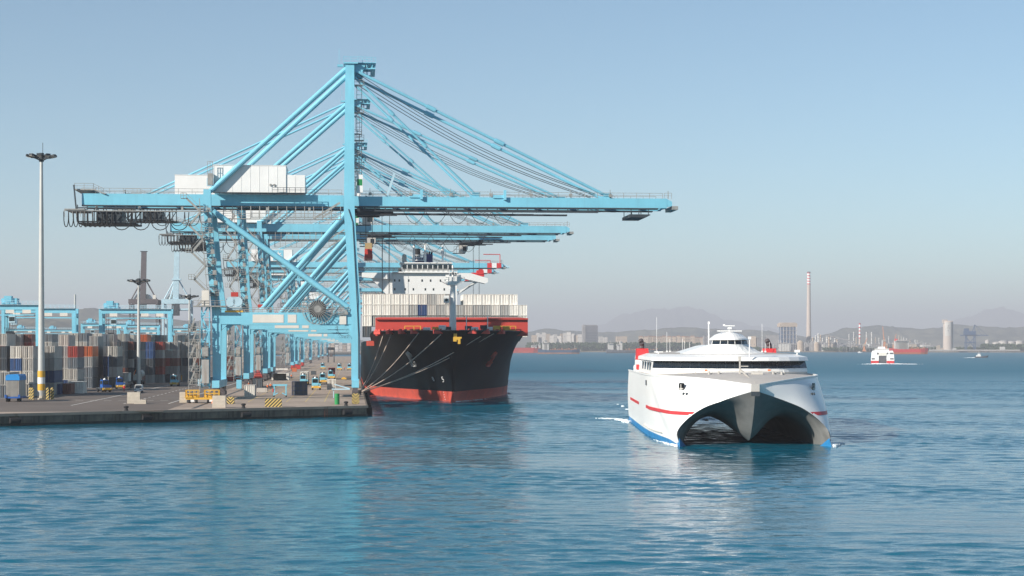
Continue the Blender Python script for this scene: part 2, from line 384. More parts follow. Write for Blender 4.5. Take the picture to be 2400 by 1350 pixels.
def hill(name, pts, Y, depth, mat, seed, rough=4.0):
    """pts: (px, py) along the skyline of a ridge whose crest stands at depth Y"""
    xs = [p[0] for p in pts]; N = 90; rows = []
    prof = []
    for i in range(N+1):
        px = xs[0] + (xs[-1]-xs[0])*i/N
        for a, b in zip(pts, pts[1:]):
            if a[0] <= px <= b[0]:
                u = (px-a[0])/(b[0]-a[0]); u = u*u*(3-2*u); py = a[1]+(b[1]-a[1])*u; break
        prof.append((px, py))
    for j in range(-8, 7):
        f = j/8 if j < 0 else j/6
        row = []
        for i, (px, py) in enumerate(prof):
            p = P(px, py, Y); h = p.z - 2
            k = (1-abs(f))**0.8 if j < 0 else (1-f)**1.2
            z = 1 + max(0.0, h)*k*(1 + 0.16*nz(i*0.33 + j*0.9, seed+j)*(1 if j else 0.25)) 
            row.append((p.x*(1+ (f*depth)/Y*0.4), Y + f*depth + 0.12*depth*nz(i*0.2, seed+3)*(1 if j else 0.3), z))
        rows.append(row)
    return MB().loft(rows).build(name, mat, smooth=True, kind='structure')
hill('hill', [(1180,800),(1240,776),(1280,770),(1330,774),(1400,778),(1450,777),(1520,772),(1580,768),(1612,765),(1660,771),(1720,772),(1780,774),(1850,784),(1950,800)], 10500, 1300, M['hill'], 1)
hill('hill', [(1880,800),(1940,782),(1985,768),(2050,763),(2075,763),(2110,766),(2150,771),(2200,767),(2240,760),(2270,761),(2330,767),(2380,766),(2460,764),(2600,790)], 10500, 1300, M['hill'], 2)
hill('hill', [(-350,760),(-60,735),(40,726),(100,733),(180,725),(230,722),(300,738),(380,745),(460,752),(560,760),(680,774),(800,790),(880,800)], 7500, 1400, M['hill'], 5)
hill('hill', [(-400,775),(0,752),(60,742),(130,748),(220,756),(300,762),(420,770),(520,780)], 5600, 800, M['hill'], 9)
hill('mountain', [(1330,790),(1400,762),(1470,735),(1510,727),(1545,724),(1585,722),(1610,719),(1640,722),(1665,736),(1700,748),(1780,765),(1900,795)], 27000, 3000, M['mount'], 3)
hill('mountain', [(2120,795),(2200,765),(2270,742),(2310,727),(2345,720),(2375,727),(2410,740),(2480,752),(2700,790)], 27000, 3000, M['mount'], 4)
M['joint'] = paint('cladding_joint_grey', (0.70,0.69,0.67), 0.5)
# ================================================================ SHIP TO SHORE CRANES
def make_crane(label, kind, loc):
    """local frame: x along the boom (waterside +), y along the rails away from the quay end, z up from the deck"""
    A = kind == 'A'
    c = empty('container_crane', loc, TH, label, 'crane', 'container cranes along the berth')
    G_, D = 30.5, 18.0
    zg, gh, za, out, back = (43.3, 2.2, 75.0, 71.0, 30.0) if A else (51.9, 2.4, 82.6, 74.7, 33.0)
    pz0, pz1 = 16.6, 19.2
    B = M['crane']
    yf = lambda f, z: (0.0 if f == 0 else D) + (1 if f == 0 else -1) * 3.2*max(0, (z-20)/(za-20))
    # sill beams, bogies
    for x in (0, -G_):
        MB().box(x-0.8, x+0.8, -3.5, D+3.5, 2.6, 4.2).build('sill_beam', B, c)
        for f in (0, 1):
            y0 = -4.2 if f == 0 else D-3.4
            b = MB().box(x-0.55, x+0.55, y0+0.8, y0+6.6, 1.5, 2.55)
            for k in range(4): b.box(x-0.7, x+0.7, y0+0.2+k*1.85, y0+1.75+k*1.85, 0.55, 1.45)
            bo = b.build('bogie', M['darkcrane'] if kind != 'C' else M['red'], c)
            wv = MB()
            for k in range(8): wv.tube((x-0.3, y0+0.55+k*0.92, 0.42), (x+0.3, y0+0.55+k*0.92, 0.42), 0.40, 10)
            wv.build('wheel_set', M['black'], bo)
    # legs and masts
    for f in (0, 1):
        y = lambda z: yf(f, z)
        mb = MB().rects([((0,y(4.2),4.2),1.75,1.4), ((0.1,y(pz0),pz0),2.0,1.5), ((0.05,y(pz1+0.6),pz1+0.6),2.3,1.5), ((-0.6,y(30),30),2.35,1.5), ((-1.35,y(zg-1),zg-1),2.4,1.5),
                         ((-1.35,y(zg+gh),zg+gh),2.3,1.6), ((-1.2,y(za),za),1.95,1.7)])
        lg = mb.build('waterside_leg', B, c)
        mb = MB().rects([((-G_,y(4.2),4.2),1.7,1.4), ((-G_,y(pz0),pz0),1.9,1.5), ((-G_-0.1,y(pz1+0.5),pz1+0.5),1.9,1.5), ((-G_-1.0,y(28),28),1.8,1.5), ((-G_-2.2,y(zg),zg),1.7,1.4), ((-G_-2.2,y(zg+gh+1),zg+gh+1),1.6,1.4)])
        mb.build('landside_leg', B, c)
        # service pipe running down the face of the waterside leg
        if f == 0:
            MB().path([(0.75,-0.8,4.5),(0.75,-0.85,pz0-3),(0.4,-0.86,pz0+5),(-0.55,y(zg-4)-0.86,zg-4),(-1.5,y(zg-1)-0.87,zg-1)], 0.10, 5).build('cable_pipe', M['tray'], lg)
        yy = yf(f, 18)
        pb = MB().rects([]) if False else MB()
        pb.beam((-G_+0.9, yy, (pz0+pz1)/2), (-0.9, yy, (pz0+pz1)/2), 1.45, pz1-pz0)
        po = pb.build('portal_beam', B, c)
        MB().rail((-G_+1, yy-0.7, pz1), (-1.2, yy-0.7, pz1), 1.1, 2.0).build('handrail', M['steel'], po)
        if f == 0:
            ys = yy-0.76
            MB().box(-22.6,-15.8, ys-0.03, ys, pz0+0.35, pz1-0.45).build('panel', M['cream'], po)
            MB().box(-14.9,-13.0, ys-0.03, ys, pz0+0.35, pz1-0.45).build('panel', M['cream'], po)
            # haunches where the beam meets the legs
        MB().prism([(-G_+0.9,pz0-0.0),(-G_+0.9,pz0-1.5),(-G_+2.4,pz0)], yy-0.6, yy+0.6).build('haunch', B, po)
        MB().prism([(-0.9,pz0),(-2.4,pz0),(-0.9,pz0-1.5)], yy-0.6, yy+0.6).build('haunch', B, po)
        MB().prism([(-0.9,pz1),(-0.9,pz1+1.8),(-2.9,pz1)], yy-0.6, yy+0.6).build('haunch', B, po)
    # beams along the rails joining the two frames
    for x, z, h in ((0,18,1.8), (-G_,18,1.8), (-G_-2.2,zg-1.2,1.8), (-1.35,zg-1.2,1.8), (-1.3,zg+gh+9,1.2), (-1.25,za-0.8,1.8)):
        MB().beam((x, yf(0,z)+0.75, z), (x, yf(1,z)-0.75, z), 1.3, h).build('tie_beam', B, c)
    # braces
    if A:
        MB().tube((-G_-0.9, yf(0,zg)-0.2, zg-1.6), (-1.6, yf(0,20)-0.1, pz1+1.2), 0.62, 12).build('diagonal_brace', B, c)
        MB().tube((-G_-0.9, yf(1,zg), zg-1.6), (-1.6, yf(1,20), pz1+1.2), 0.5, 10).build('diagonal_brace', B, c)
    else:
        for f in (0, 1):
            MB().tube((-G_+1.6, yf(f,20), pz1+0.2), (-2.2, yf(f,zg)-0.1, zg-1.6), 0.72, 12).build('diagonal_brace', B, c)
    # trolley girders, landside
    g0, g1 = D/2-3.9, D/2+3.9
    XL = -G_-back
    for gy in (g0, g1):
        go = MB().box(XL, -2.6, gy-0.65, gy+0.65, zg-0.15, zg+gh+0.2).build('girder', B, c)
        MB().box(XL, -2.6, gy-0.85, gy+0.85, zg-0.4, zg-0.152).build('rail_flange', M['tray'], go)
        s = -1 if gy == g0 else 1
        MB().rail((XL, gy+s*0.6, zg+gh+0.2), (-3, gy+s*0.6, zg+gh+0.2), 1.2, 3).build('handrail', M['steel'], go)
        bm = MB().box(-2.55, out, gy-0.65, gy+0.65, zg, zg+gh)
        bm.prism([(out,zg+0.3),(out+1.2,zg+0.5),(out+1.2,zg+gh-0.7),(out,zg+gh-0.05)], gy-0.6, gy+0.6)
        bo = bm.build('boom', B, c)
        MB().box(-2.5, out-2, gy-0.85, gy+0.85, zg-0.3, zg-0.003).build('rail_flange', M['tray'], bo)
        MB().rail((1, gy+s*0.6, zg+gh), (out-1, gy+s*0.6, zg+gh), 1.2, 3).build('handrail', M['steel'], bo)
        if kind == 'C':
            for k, (mt) in enumerate((M['brightred'], M['white'], M['brightred'])):
                MB().box(out-7+k*2.4, out-4.6+k*2.4-0.02, gy-0.68, gy+0.68, zg-0.02, zg+gh+0.02).build('stripe', mt, bo)
    if kind == 'C':
        MB().prism([(out+0.3,zg-0.2),(out+4.5,zg+0.2),(out+5.0,zg+0.6),(out+0.3,zg+gh)], g0+0.2, g1-0.2).build('boom_nose', M['crane2'], c)
        fr = MB(); fr.path([(out-9,g0-0.8,zg+gh+4.4),(out-0.5,g0-0.8,zg+gh+4.4),(out-0.5,g0-0.8,zg+gh)], 0.22, 5); fr.build('jib_frame', M['brightred'], c)
    # cross ties between the girders
    x = XL + 1.0; cm = MB()
    while x < out:
        cm.box(x, x+0.7, g0+0.66, g1-0.66, zg+gh-0.6, zg+gh-0.05); x += 8.2
    cm.box(out-0.9, out-0.1, g0+0.66, g1-0.66, zg+0.1, zg+gh-0.1)
    cm.build('cross_beam', B, c, kind='stuff')
    # hung walkway under the landside girder, cable tray under the boom
    wk = MB().box(-G_+1, -3, g0-2.4, g0-1.2, zg-3.2, zg-3.05)
    for k in range(14):
        xx = -G_+1.2 + k*2.0
        wk.beam((xx, g0-1.3, zg-3.1), (xx, g0-1.0, zg-0.2), 0.16); wk.beam((xx, g0-2.35, zg-3.1), (xx, g0-2.35, zg-1.9), 0.1)
    wk.beam((-G_+1, g0-2.35, zg-1.95), (-3, g0-2.35, zg-1.95), 0.10).beam((-G_+1, g0-2.35, zg-2.5), (-3, g0-2.35, zg-2.5), 0.08)
    wk.beam((-9.2, g0-2.3, zg-3.0), (-3.4, g0-2.3, zg+0.6), 0.3, 0.45)
    wk.build('walkway', M['steel'], c)
    tr = MB().box(2, out-16, g0-1.55, g0-1.05, zg-1.25, zg-0.95)
    tr.box(2, out-22, g1-0.6, g1+1.2, zg-1.3, zg-1.0)
    x = 2.0
    while x < out-16: tr.box(x, x+0.25, g0-1.4, g0-1.1, zg-0.95, zg-0.3); x += 2.3
    tr.build('cable_tray', M['tray'], c)
    # trestle at the back end, with the loops of the festoon cable
    tb = MB()
    xb0, xb1 = XL-0.8, XL+12
    for yy in (g0-1.6, g1+1.6):
        tb.box(xb0, xb1, yy-0.15, yy+0.15, zg-4.1, zg-3.8).box(xb0, xb1, yy-0.15, yy+0.15, zg-1.0, zg-0.75)
        for k in range(7):
            xx = xb0 + k*2.1; tb.beam((xx,yy,zg-4),(xx,yy,zg-0.2),0.2)
            if k in (3, 5): tb.beam((xx,yy,zg-4),(xx+2.1,yy,zg-0.8),0.2)
            if k in (2, 4): tb.beam((xx,yy,zg-0.8),(xx+2.1,yy,zg-4),0.2)
    tb.box(xb0, xb1, g0-1.5, g1+1.5, zg-4.3, zg-4.15)
    tb.box(xb0+4, xb0+9.5, g0-0.5, g1-1, zg-3.8, zg-1.4)
    tb.beam((xb0,g0-1.6,zg-4),(xb0-0.8,g0-1.6,zg+gh+2),0.3)
    tb.build('end_trestle', M['tray'], c)
    MB().rail((XL-1.5,g0-1,zg+gh+1.2),(XL+2.6,g0-1,zg+gh+1.2),1.2,1.4).box(XL-1.5,XL+2.6,g0-1,g1+1,zg+gh+0.9,zg+gh+1.18).beam((XL+2.6,g0-1,zg+gh+1.1),(XL+5.2,g0-1,zg+gh+0.1),0.25).rail((XL+2.6,g0-1,zg+gh+1.2),(XL+4.8,g0-1,zg+gh+0.2),1.1,1.2).build('end_platform', M['steel'], c)
    fs = MB().box(XL-3.6, -G_-4, g0-3.0, g0-2.7, zg-1.7, zg-1.5).box(XL-3.4, XL+1, g0-3.2, g1, zg-1.45, zg-1.2)
    for k in range(8): fs.beam((XL-3.4+k*0.85, g0-2.85, zg-1.6), (XL-3.4+k*0.85, g0-2.85, zg-3.0), 0.09)
    fo = fs.build('festoon_rail', M['steel'], c)
    lp = MB(); x = XL-3.6; k = 0
    while x < XL+22:
        wd = 1.05 if k < 10 else 4.2; dp = 3.4 if k < 10 else 4.0
        pts = [(x + wd*(0.5-0.5*math.cos(math.pi*i/8))*1.0, g0-2.85, zg-1.8-dp*math.sin(math.pi*i/8)**0.55) for i in range(9)]
        lp.path(pts, 0.10, 4); x += wd; k += 1
    lp.build('festoon_cable', M['black'], fo)
    if not A:
        lp = MB(); 
        for k in range(5):
            x = 14 + k*6.4
            lp.path([(x + 6.4*i/8, g0-1.4, zg-1.0-3.6*math.sin(math.pi*i/8)) for i in range(9)], 0.07, 4)
        lp.build('festoon_cable', M['black'], c)
    # stays
    af = lambda f: yf(f, za)
    for f in (0, 1):
        gy = (g0, g1)[f]
        MB().tube((-2.0, af(f), za-(1.0 if f == 0 else 1.0)), (-G_-1.6, yf(f,zg)+(0.2 if f==0 else -0.2), zg+gh+0.6), 0.58 if A else 0.62, 12).build('backstay', B, c)
        if not A:
            MB().tube((-2.0, af(f), za-0.6), (XL+3, gy, zg+gh+0.3), 0.30, 8).build('backstay', B, c)
        for k, (xe, r) in enumerate(((out*0.385, 0.27), (out*0.808, 0.34))):
            a = Vector((0.0, af(f), za-1.4-(1.6 if k == 0 else 0))); b = Vector((xe, gy, zg+gh+0.5))
            m_ = MB().tube(a, b, r, 8)
            for u in (0.28, 0.55): q = a.lerp(b, u); m_.tube(q, a.lerp(b, u+0.035), r*1.6, 8)
            m_.build('forestay', B, c)
            MB().box(xe-0.9, xe+0.9, gy-0.3, gy+0.3, zg+gh, zg+gh+1.1).build('stay_bracket', B, c)
        rp = MB()
        for dz in (0.0, 0.9):
            a = Vector((0.4, af(f)+1, za-1.8-dz)); b = Vector((out*0.77, gy+0.6, zg+gh+1.0-dz*0.3))
            pts = [a.lerp(b, i/12) - Vector((0,0,2.6*math.sin(math.pi*i/12))) for i in range(13)]
            rp.path(pts, 0.075, 4)
        rp.build('boom_hoist_rope', M['tray'], c)
    # apex platform with sheaves, ladders down the mast
    ap = MB().box(-2.6, 0.6, af(0)-1.2, af(1)+1.2, za+0.002, za+0.3).rail((-2.6,af(0)-1.1,za+0.3),(0.6,af(0)-1.1,za+0.3),1.2,1.2)
    for yy in (af(0)+0.4, af(1)-0.4):
        ap.prism([(-0.2,za-1.7),(1.6,za-1.7),(2.2,za-0.2),(-0.2,za-0.01)], yy-0.35, yy+0.35)
        ap.beam((0.4,yy,za-0.9),(4.4,yy,za-0.9),0.28).beam((0.4,yy,za+0.2),(4.4,yy,za+0.2),0.22)
        for k in range(5): ap.beam((1.2+k*0.8,yy,za-0.9),(1.2+k*0.8,yy,za+0.2),0.16)
        for k in range(10):
            a0, a1 = 2*math.pi*k/10, 2*math.pi*(k+1)/10
            ap.beam((3.2+0.7*math.cos(a0),yy-0.3,za-0.3+0.7*math.sin(a0)),(3.2+0.7*math.cos(a1),yy-0.3,za-0.3+0.7*math.sin(a1)),0.14)
    ap.box(3.6,4.5,af(0),af(1),za-1.0,za-0.7)
    ap.rail((0.6,af(0)-0.4,za+0.5),(4.6,af(0)-0.4,za+0.3),1.2,1.0); ap.box(0.6,4.6,af(0)-0.4,af(1)+0.4,za+0.30,za+0.42)
    ap.beam((-3.6,af(0),za+0.2),(-3.6,af(0),za+3.4),0.08); ap.box(-4.0,-2.7,af(0)-0.5,af(0)+0.5,za-0.6,za-0.1)
    ap.build('apex_platform', B, c)
    ld = MB(); z = zg+gh+1
    xl = 0.35
    while z < za-4:
        ld.beam((xl,af(0)+0.6,z),(xl,af(0)+0.6,z+5.2),0.12).beam((xl+1.1,af(0)+0.6,z),(xl+1.1,af(0)+0.6,z+5.2),0.12)
        for q in range(5): ld.beam((xl,af(0)+0.6,z+q*1.05),(xl+1.1,af(0)+0.6,z+q*1.05),0.09)
        ld.box(-0.2, xl+1.6, af(0)-0.2, af(0)+1.6, z+5.2, z+5.35).rail((-0.2,af(0)-0.2,z+5.35),(xl+1.6,af(0)-0.2,z+5.35),1.1,0.9)
        z += 6.2
    ld.build('mast_ladder', M['steel'], c)
    lift = MB().box(0.3,1.7,1.6,3.2,zg+gh+0.6,zg+gh+4.6).build('lift_cage', M['white'], c)
    MB().box(0.45,1.55,1.56,1.598,zg+gh+2.2,zg+gh+3.6).build('window', M['green'], lift)
    # stair tower by the landside leg
    st = MB(); zt = zg+1; n = 8; dz = (zt-20.5)/n
    lean = lambda z: -2.2*max(0,(z-20)/(zg-20))
    for k in range(n):
        za_, zb_ = 20.5+k*dz, 20.5+(k+1)*dz
        xa = -G_-4.2+lean(za_); xb = -G_-1.4+lean(zb_)
        if k % 2: xa, xb = -G_-1.4+lean(za_), -G_-4.2+lean(zb_)
        st.beam((xa,-1.7,za_),(xb,-1.7,zb_),0.16,0.42); st.beam((xa,-0.8,za_),(xb,-0.8,zb_),0.16,0.42)
        st.beam((xa,-1.7,za_+1.0),(xb,-1.7,zb_+1.0),0.08)
        xm = xb; st.box(min(xm,xm+(-1.2 if k%2 else 1.2)), max(xm,xm+(-1.2 if k%2 else 1.2)), -1.9,-0.6, zb_-0.08, zb_)
        st.rail((xm,-1.9,zb_),(xm+(-1.2 if k%2 else 1.2),-1.9,zb_),1.1,0.6,0.05)
    st.beam((-G_-1.6,-1.9,20),(-G_-3.7,-1.9,zt),0.14)
    so = st.build('stairway', M['steel'], c)
    td = MB()
    for k in range(n):
        za_, zb_ = 20.5+k*dz, 20.5+(k+1)*dz
        xa = -G_-4.2+lean(za_); xb = -G_-1.4+lean(zb_)
        if k % 2: xa, xb = -G_-1.4+lean(za_), -G_-4.2+lean(zb_)
        for q in range(1, 10):
            u = q/10; xx = xa+(xb-xa)*u; zz = za_+(zb_-za_)*u; td.box(xx-0.16,xx+0.16,-1.62,-0.88,zz-0.03,zz+0.03)
    td.build('tread', M['crane'], so, kind='stuff')
    lw = MB(); 
    for xx in (-G_-3.2, -G_-1.5):
        for yy in (-1.9, 0.0): lw.beam((xx,yy,2.5),(xx,yy,20.4),0.16)
    for k in range(6):
        zz = 3.0+k*3.0; lw.box(-G_-3.3,-G_-1.4,-2.0,0.1,zz-0.06,zz+0.06)
        lw.beam((-G_-3.1 if k%2 else -G_-1.6,-1.8,zz),(-G_-1.6 if k%2 else -G_-3.1,-1.8,zz+3.0),0.12,0.35)
        lw.rail((-G_-3.3,-2.0,zz),(-G_-1.4,-2.0,zz),1.1,0.9)
    lw.build('stair_tower', B, c)
    ck = MB()
    for k in range(9):
        zz = 23 + k*2.3; xx = -G_-1.0 + lean(zz)
        ck.box(xx+0.9,xx+1.7,-1.2,-0.6,zz,zz+0.9).box(xx-0.8,xx+1.9,-1.6,-0.75,zz-0.1,zz-0.02)
        if k % 3 == 0: ck.rail((xx-0.8,-1.6,zz),(xx+1.9,-1.6,zz),1.1,0.7,0.05)
    for dx in (0.95, 1.2): ck.beam((-G_+dx-0.9,-0.85,20.6),(-G_+dx-3.1,-0.75,zg-0.5),0.12)
    ck.build('cable_run', M['steel'], c)
    for k in range(7): MB().box(3+k*9.1,3.7+k*9.1,g0-1.0,g0-0.4,zg+gh+0.25,zg+gh+0.9).beam((3.3+k*9.1,g0-0.7,zg+gh),(3.3+k*9.1,g0-0.7,zg+gh+1.9),0.1).build('floodlight', M['steel'], c)
    for k in range(6): MB().box(-G_-back+3+k*9.4,-G_-back+3.5+k*9.4,g0-1.0,g0-0.5,zg-1.2,zg-0.45).build('floodlight', M['steel'], c)
    # service platforms, cabinets on the landside leg
    cb = MB().box(-G_-3.1,-G_-1.5,-2.6,-1.2,20.7,24.0).build('cabinet', M['cream'], c)
    MB().box(-G_-5.0,-G_+2.2,-2.8,0.4,20.4,20.65).rail((-G_-5.0,-2.7,20.65),(-G_+2.2,-2.7,20.65),1.1,1.2).build('platform', M['steel'], c)
    cb2 = MB().box(-G_-3.1,-G_-1.5,-3.0,-1.2,3.6,8.8).build('cabinet', M['c_grey2'], c)
    MB().box(-G_-2.9,-G_-1.7,-3.05,-3.0,9.6,11.4).box(-G_-3.0,-G_-1.6,-3.0,-1.4,9.5,11.5).build('checker_cab', M['steel'], c)
    tw = MB()
    for k in range(5):
        zz = 3.4+k*2.9; x0 = -G_-6.0 + 0.35*(k%2); tw.box(x0,-G_-3.4,-2.8,-0.8,zz-0.1,zz).rail((x0,-2.8,zz),(-G_-3.4,-2.8,zz),1.1,0.8,0.06)
        tw.beam((x0+0.3,-2.7,zz),(x0+1.4,-2.7,zz+2.9),0.12,0.3); tw.box(x0+0.6,x0+1.6,-2.4,-1.2,zz+0.1,zz+1.3+0.5*(k%3))
    for xx in (-G_-5.9,-G_-3.5): tw.beam((xx,-2.7,1.8),(xx,-2.7,17.5),0.14)
    tw.build('service_tower', M['steel'], c)
    # boom hoist gear standing on the portal beam
    hg = MB().tube((-G_+3.0,-0.6,21.6),(-G_+3.0,1.0,21.6),1.05,14).tube((-G_+4.6,-0.6,21.6),(-G_+4.6,1.0,21.6),1.05,14).box(-G_+2.2,-G_+5.4,-0.5,0.9,19.6,20.6)
    hg = hg.build('winch', M['crane2'], c)
    MB().box(-G_+3.1,-G_+4.7,-0.3,0.7,22.72,23.7).build('motor_cover', M['red'], hg)
    MB().box(-G_+1.8,-G_+5.8,-0.8,1.2,19.25,19.6).build('bed', M['yellow'], hg)
    # machinery house
    if A:
        hx0, hx1, hz1 = -31.4, -15.4, zg+gh+6.5
        h = MB().box(hx0,hx1,2.4,15.2,zg+gh+0.5,hz1); h.box(hx0-0.1,hx1+0.1,2.3,15.3,hz1+0.003,hz1+0.12)
        ho = h.build('machinery_house', M['white'], c)
        MB().box(hx1+0.003,-11.2,2.6,14,zg+gh+0.5,hz1-2.0).build('annex', M['white'], ho)
        dm = MB()
        for xx in (-18.8,-18.0): dm.tube((xx,2.38,zg+gh+2.2),(xx,2.2,zg+gh+2.2),0.28,10)
        dm.build('vent', M['steel'], ho)
        dm = MB()
        for k in range(8): dm.box(hx0+0.05+k*2.0,hx0+0.10+k*2.0,2.36,2.398,zg+gh+0.6,hz1-0.1)
        dm.box(hx1+2.05,hx1+2.1,2.56,2.598,zg+gh+0.6,hz1-2.1)
        dm.build('cladding_joint', M['joint'], ho, kind='stuff')
        MB().box(hx0,-10.8,1.3,2.2,zg+gh+0.3,zg+gh+0.45).rail((hx1-3,1.35,zg+gh+0.45),(-10.8,1.35,zg+gh+0.45),1.1,1.2).build('gallery', M['tray'], ho)
        MB().box(-32.6,-31.5,1.0,2.4,zg+gh+2.0,zg+gh+4.6).rail((-32.6,1.0,zg+gh+4.6),(-31.5,1.0,zg+gh+4.6),2.6,0.5,0.05).build('cabinet', M['steel'], ho)
    else:
        hx0, hx1, hz1 = -51.0, -30.6, zg+gh+6.3
        ho = MB().box(hx0,hx1,2.4,15.2,zg+gh+0.5,hz1).box(hx0-0.1,hx1+0.1,2.3,15.3,hz1+0.003,hz1+0.12).build('machinery_house', M['white'], c)
        MB().box(hx0+9,hx0+13,2.36,2.398,zg+gh+3.2,hz1-0.8).build('panel', M['crane2'], ho)
        if kind == 'C':
            s0 = hx1-7.0; zc = zg+gh+3.4
            MB().box(s0-2.6,s0+2.6,2.3,2.398,zc-2.6,zc+2.6).build('logo_square', M['crane'], ho)
            pts = []
            for k in range(14):
                a = math.pi/2 + 2*math.pi*k/14; r = 2.2 if k % 2 == 0 else 0.85
                pts.append((s0 - r*math.cos(a), zc + r*math.sin(a)))
            MB().prism(pts, 2.24, 2.297).build('logo_star', M['white'], ho)
    # operator's trolley, cab, ropes and spreader
    tx, cabdx, drop = ((3.0, -3.0, 9.0) if A else (26.0, -2.5, 0.0))
    tro = MB().box(tx-3.2,tx+5.2,g0+0.8,g1-0.8,zg-1.5,zg-0.5).box(tx-2.6,tx+2.6,g0-0.6,g0+0.8,zg-1.9,zg-0.45).box(tx-2.6,tx+2.6,g1-0.8,g1+0.6,zg-1.9,zg-0.45)
    tro.box(tx-3.6,tx+6.4,g0-1.0,g0+0.6,zg-2.1,zg-1.92)
    tro = tro.build('trolley', M['tray'], c)
    if not A:
        cx = tx-2.4
        cab = MB().prism([(cx-1.3,zg-5.0),(cx+1.1,zg-5.0),(cx+1.9,zg-3.6),(cx+1.9,zg-2.1),(cx-1.3,zg-2.1)], g0-1.2, g0+1.2).build('operator_cab', M['c_grey'], tro)
        MB().prism([(cx+1.15,zg-4.95),(cx+1.96,zg-3.55),(cx+1.96,zg-2.4),(cx+1.9,zg-2.4),(cx+1.9,zg-3.5),(cx+1.09,zg-4.9)], g0-1.1, g0+1.1).box(cx+0.1,cx+1.4,g0-1.25,g0-1.2,zg-4.2,zg-2.5).build('window', M['glass'], cab)
        MB().rail((cx-3.2,g0-1.1,zg-5.0),(cx-1.3,g0-1.1,zg-5.0),2.4,0.9).box(cx-3.6,cx+1.0,g0-1.2,g0+1.2,zg-5.2,zg-5.003).build('cab_platform', M['tray'], tro)
        rp = MB()
        for dx in (2.0, 4.2):
            for yy in (g0+2.4, g1-2.4): rp.tube((tx+dx,yy,zg-1.5),(tx+dx,yy,zg-26),0.045,4)
        rp.build('hoist_rope', M['tray'], tro)
        sp = MB().box(tx+2.0,tx+4.4,g0-2.4,g1+2.4,zg-27.2,zg-26.5).box(tx+2.3,tx+4.1,g0+1,g1-1,zg-26.5,zg-25.3)
        sp.build('spreader', M['red'], tro)
    else:
        rp = MB()
        for dx in (-0.6, 0.9):
            for yy in (g0+2.4, g1-2.4): rp.tube((tx+dx,yy,zg-1.5),(tx+dx,yy,zg-9),0.05,4)
        rp.build('hoist_rope', M['tray'], tro)
        sp = MB().box(tx-0.9,tx+0.9,g0-2.0,g1+2.0,zg-11.8,zg-10.9).box(tx-0.85,tx+0.85,g0+0.5,g1-0.5,zg-10.9,zg-9.6)
        sp.tube((tx,g0-0.2,zg-10.3),(tx,g0+0.5,zg-10.3),0.62,12)
        sp = sp.build('spreader', M['red'], tro)
        MB().box(tx-0.8,tx+0.8,g0+0.8,g1-0.8,zg-9.55,zg-8.2).build('headblock', M['c_tan'], sp)
        # maintenance stage slung under the boom end, brackets on the boom
        tp = MB().prism([(62.2,zg-2.2),(66.0,zg-2.2),(67.0,zg-1.7),(67.0,zg-1.5),(62.2,zg-1.5)], g0-1.6, g1+1.6)
        for xx in (62.6,64.4,66.6):
            for yy in (g0-1.4, g1+1.4): tp.beam((xx,yy,zg-1.5),(xx,yy,zg-0.1),0.16)
        tp.build('maintenance_stage', M['tray'], c)
        for xx in (14.6, 33.5): MB().box(xx,xx+0.6,g0-1.3,g0-0.66,zg+gh-0.6,zg+gh+1.6).box(xx-2.4,xx,g0-0.9,g0-0.66,zg+gh-0.2,zg+gh+0.5).build('boom_bracket', B, c)
        sg = MB().beam((7.2,g0-0.4,zg+gh+0.2),(8.8,g0-0.4,zg+gh+5.2),0.9,0.5)
        sg.build('boom_latch', M['crane2'], c)
        # cable reel and the fan shaped cable guide
        cx, cz, rr = -8.3, 20.0, 3.4
        rl = MB().lathe([(0.01,0),(0.9,0),(0.9,0.5),(0.01,0.5)], n=14)
        hub = MB(); hub.tube((cx,-1.9,cz),(cx,-0.7,cz),0.75,14)
        for k in range(2):
            yy = -1.85 + k*0.7
            for q in range(32):
                a0, a1 = 2*math.pi*q/32, 2*math.pi*(q+1)/32
                hub.beam((cx+rr*math.cos(a0),yy,cz+rr*math.sin(a0)),(cx+rr*math.cos(a1),yy,cz+rr*math.sin(a1)),0.12)
        ho_ = hub.build('cable_reel', M['steel'], c)
        for q in range(26):
            a0 = 2*math.pi*q/26
            MB().beam((cx+0.7*math.cos(a0),-1.85,cz+0.7*math.sin(a0)),(cx+rr*math.cos(a0),-1.85,cz+rr*math.sin(a0)),0.11).build('spoke', M['steel'], ho_)
        MB().tube((cx,-1.7,cz),(cx,-1.3,cz),1.9,24).build('cable_coil', M['tray'], ho_)
        fn = MB()
        for k in range(9): fn.beam((cx+1.5+k*0.25,-1.2,cz-1.4+k*0.45),(-1.6,-1.2,pz1-0.4+k*0.05),0.10)
        for k in range(6): fn.beam((cx+2.2+k*0.8,-1.2,cz-1.2+0.06*k),(cx+2.6+k*0.8,-1.2,cz+2.0-0.32*k),0.08)
        fn.build('cable_guide', M['steel'], c)
        gd = MB()
        for k in range(14):
            a = math.pi*(0.9+0.75*k/13); gd.beam((-2.3+1.6*math.cos(a),-1.1,15.6+1.6*math.sin(a)),(-2.3+2.1*math.cos(a),-1.1,15.6+2.1*math.sin(a)),0.08)
            if k: gd.beam((-2.3+1.6*math.cos(pa),-1.1,15.6+1.6*math.sin(pa)),(-2.3+1.6*math.cos(a),-1.1,15.6+1.6*math.sin(a)),0.08)
            pa = a
        gd.build('cable_guide', M['tray'], c)
        MB().box(-3.5,-2.0,-0.95,-0.86,16.6,18.6).build('notice_board', M['cream'], c)
        # small hoist cage by the leg foot, chevron buffer plate
        MB().box(-5.2,-1.2,-2.2,-0.9,2.1,2.35).beam((-4.8,-1.6,0.3),(-4.8,-1.6,2.1),0.2).beam((-1.2,-1.2,2.3),(-4.6,-1.2,3.3),0.2).build('boarding_step', M['crane2'], c)
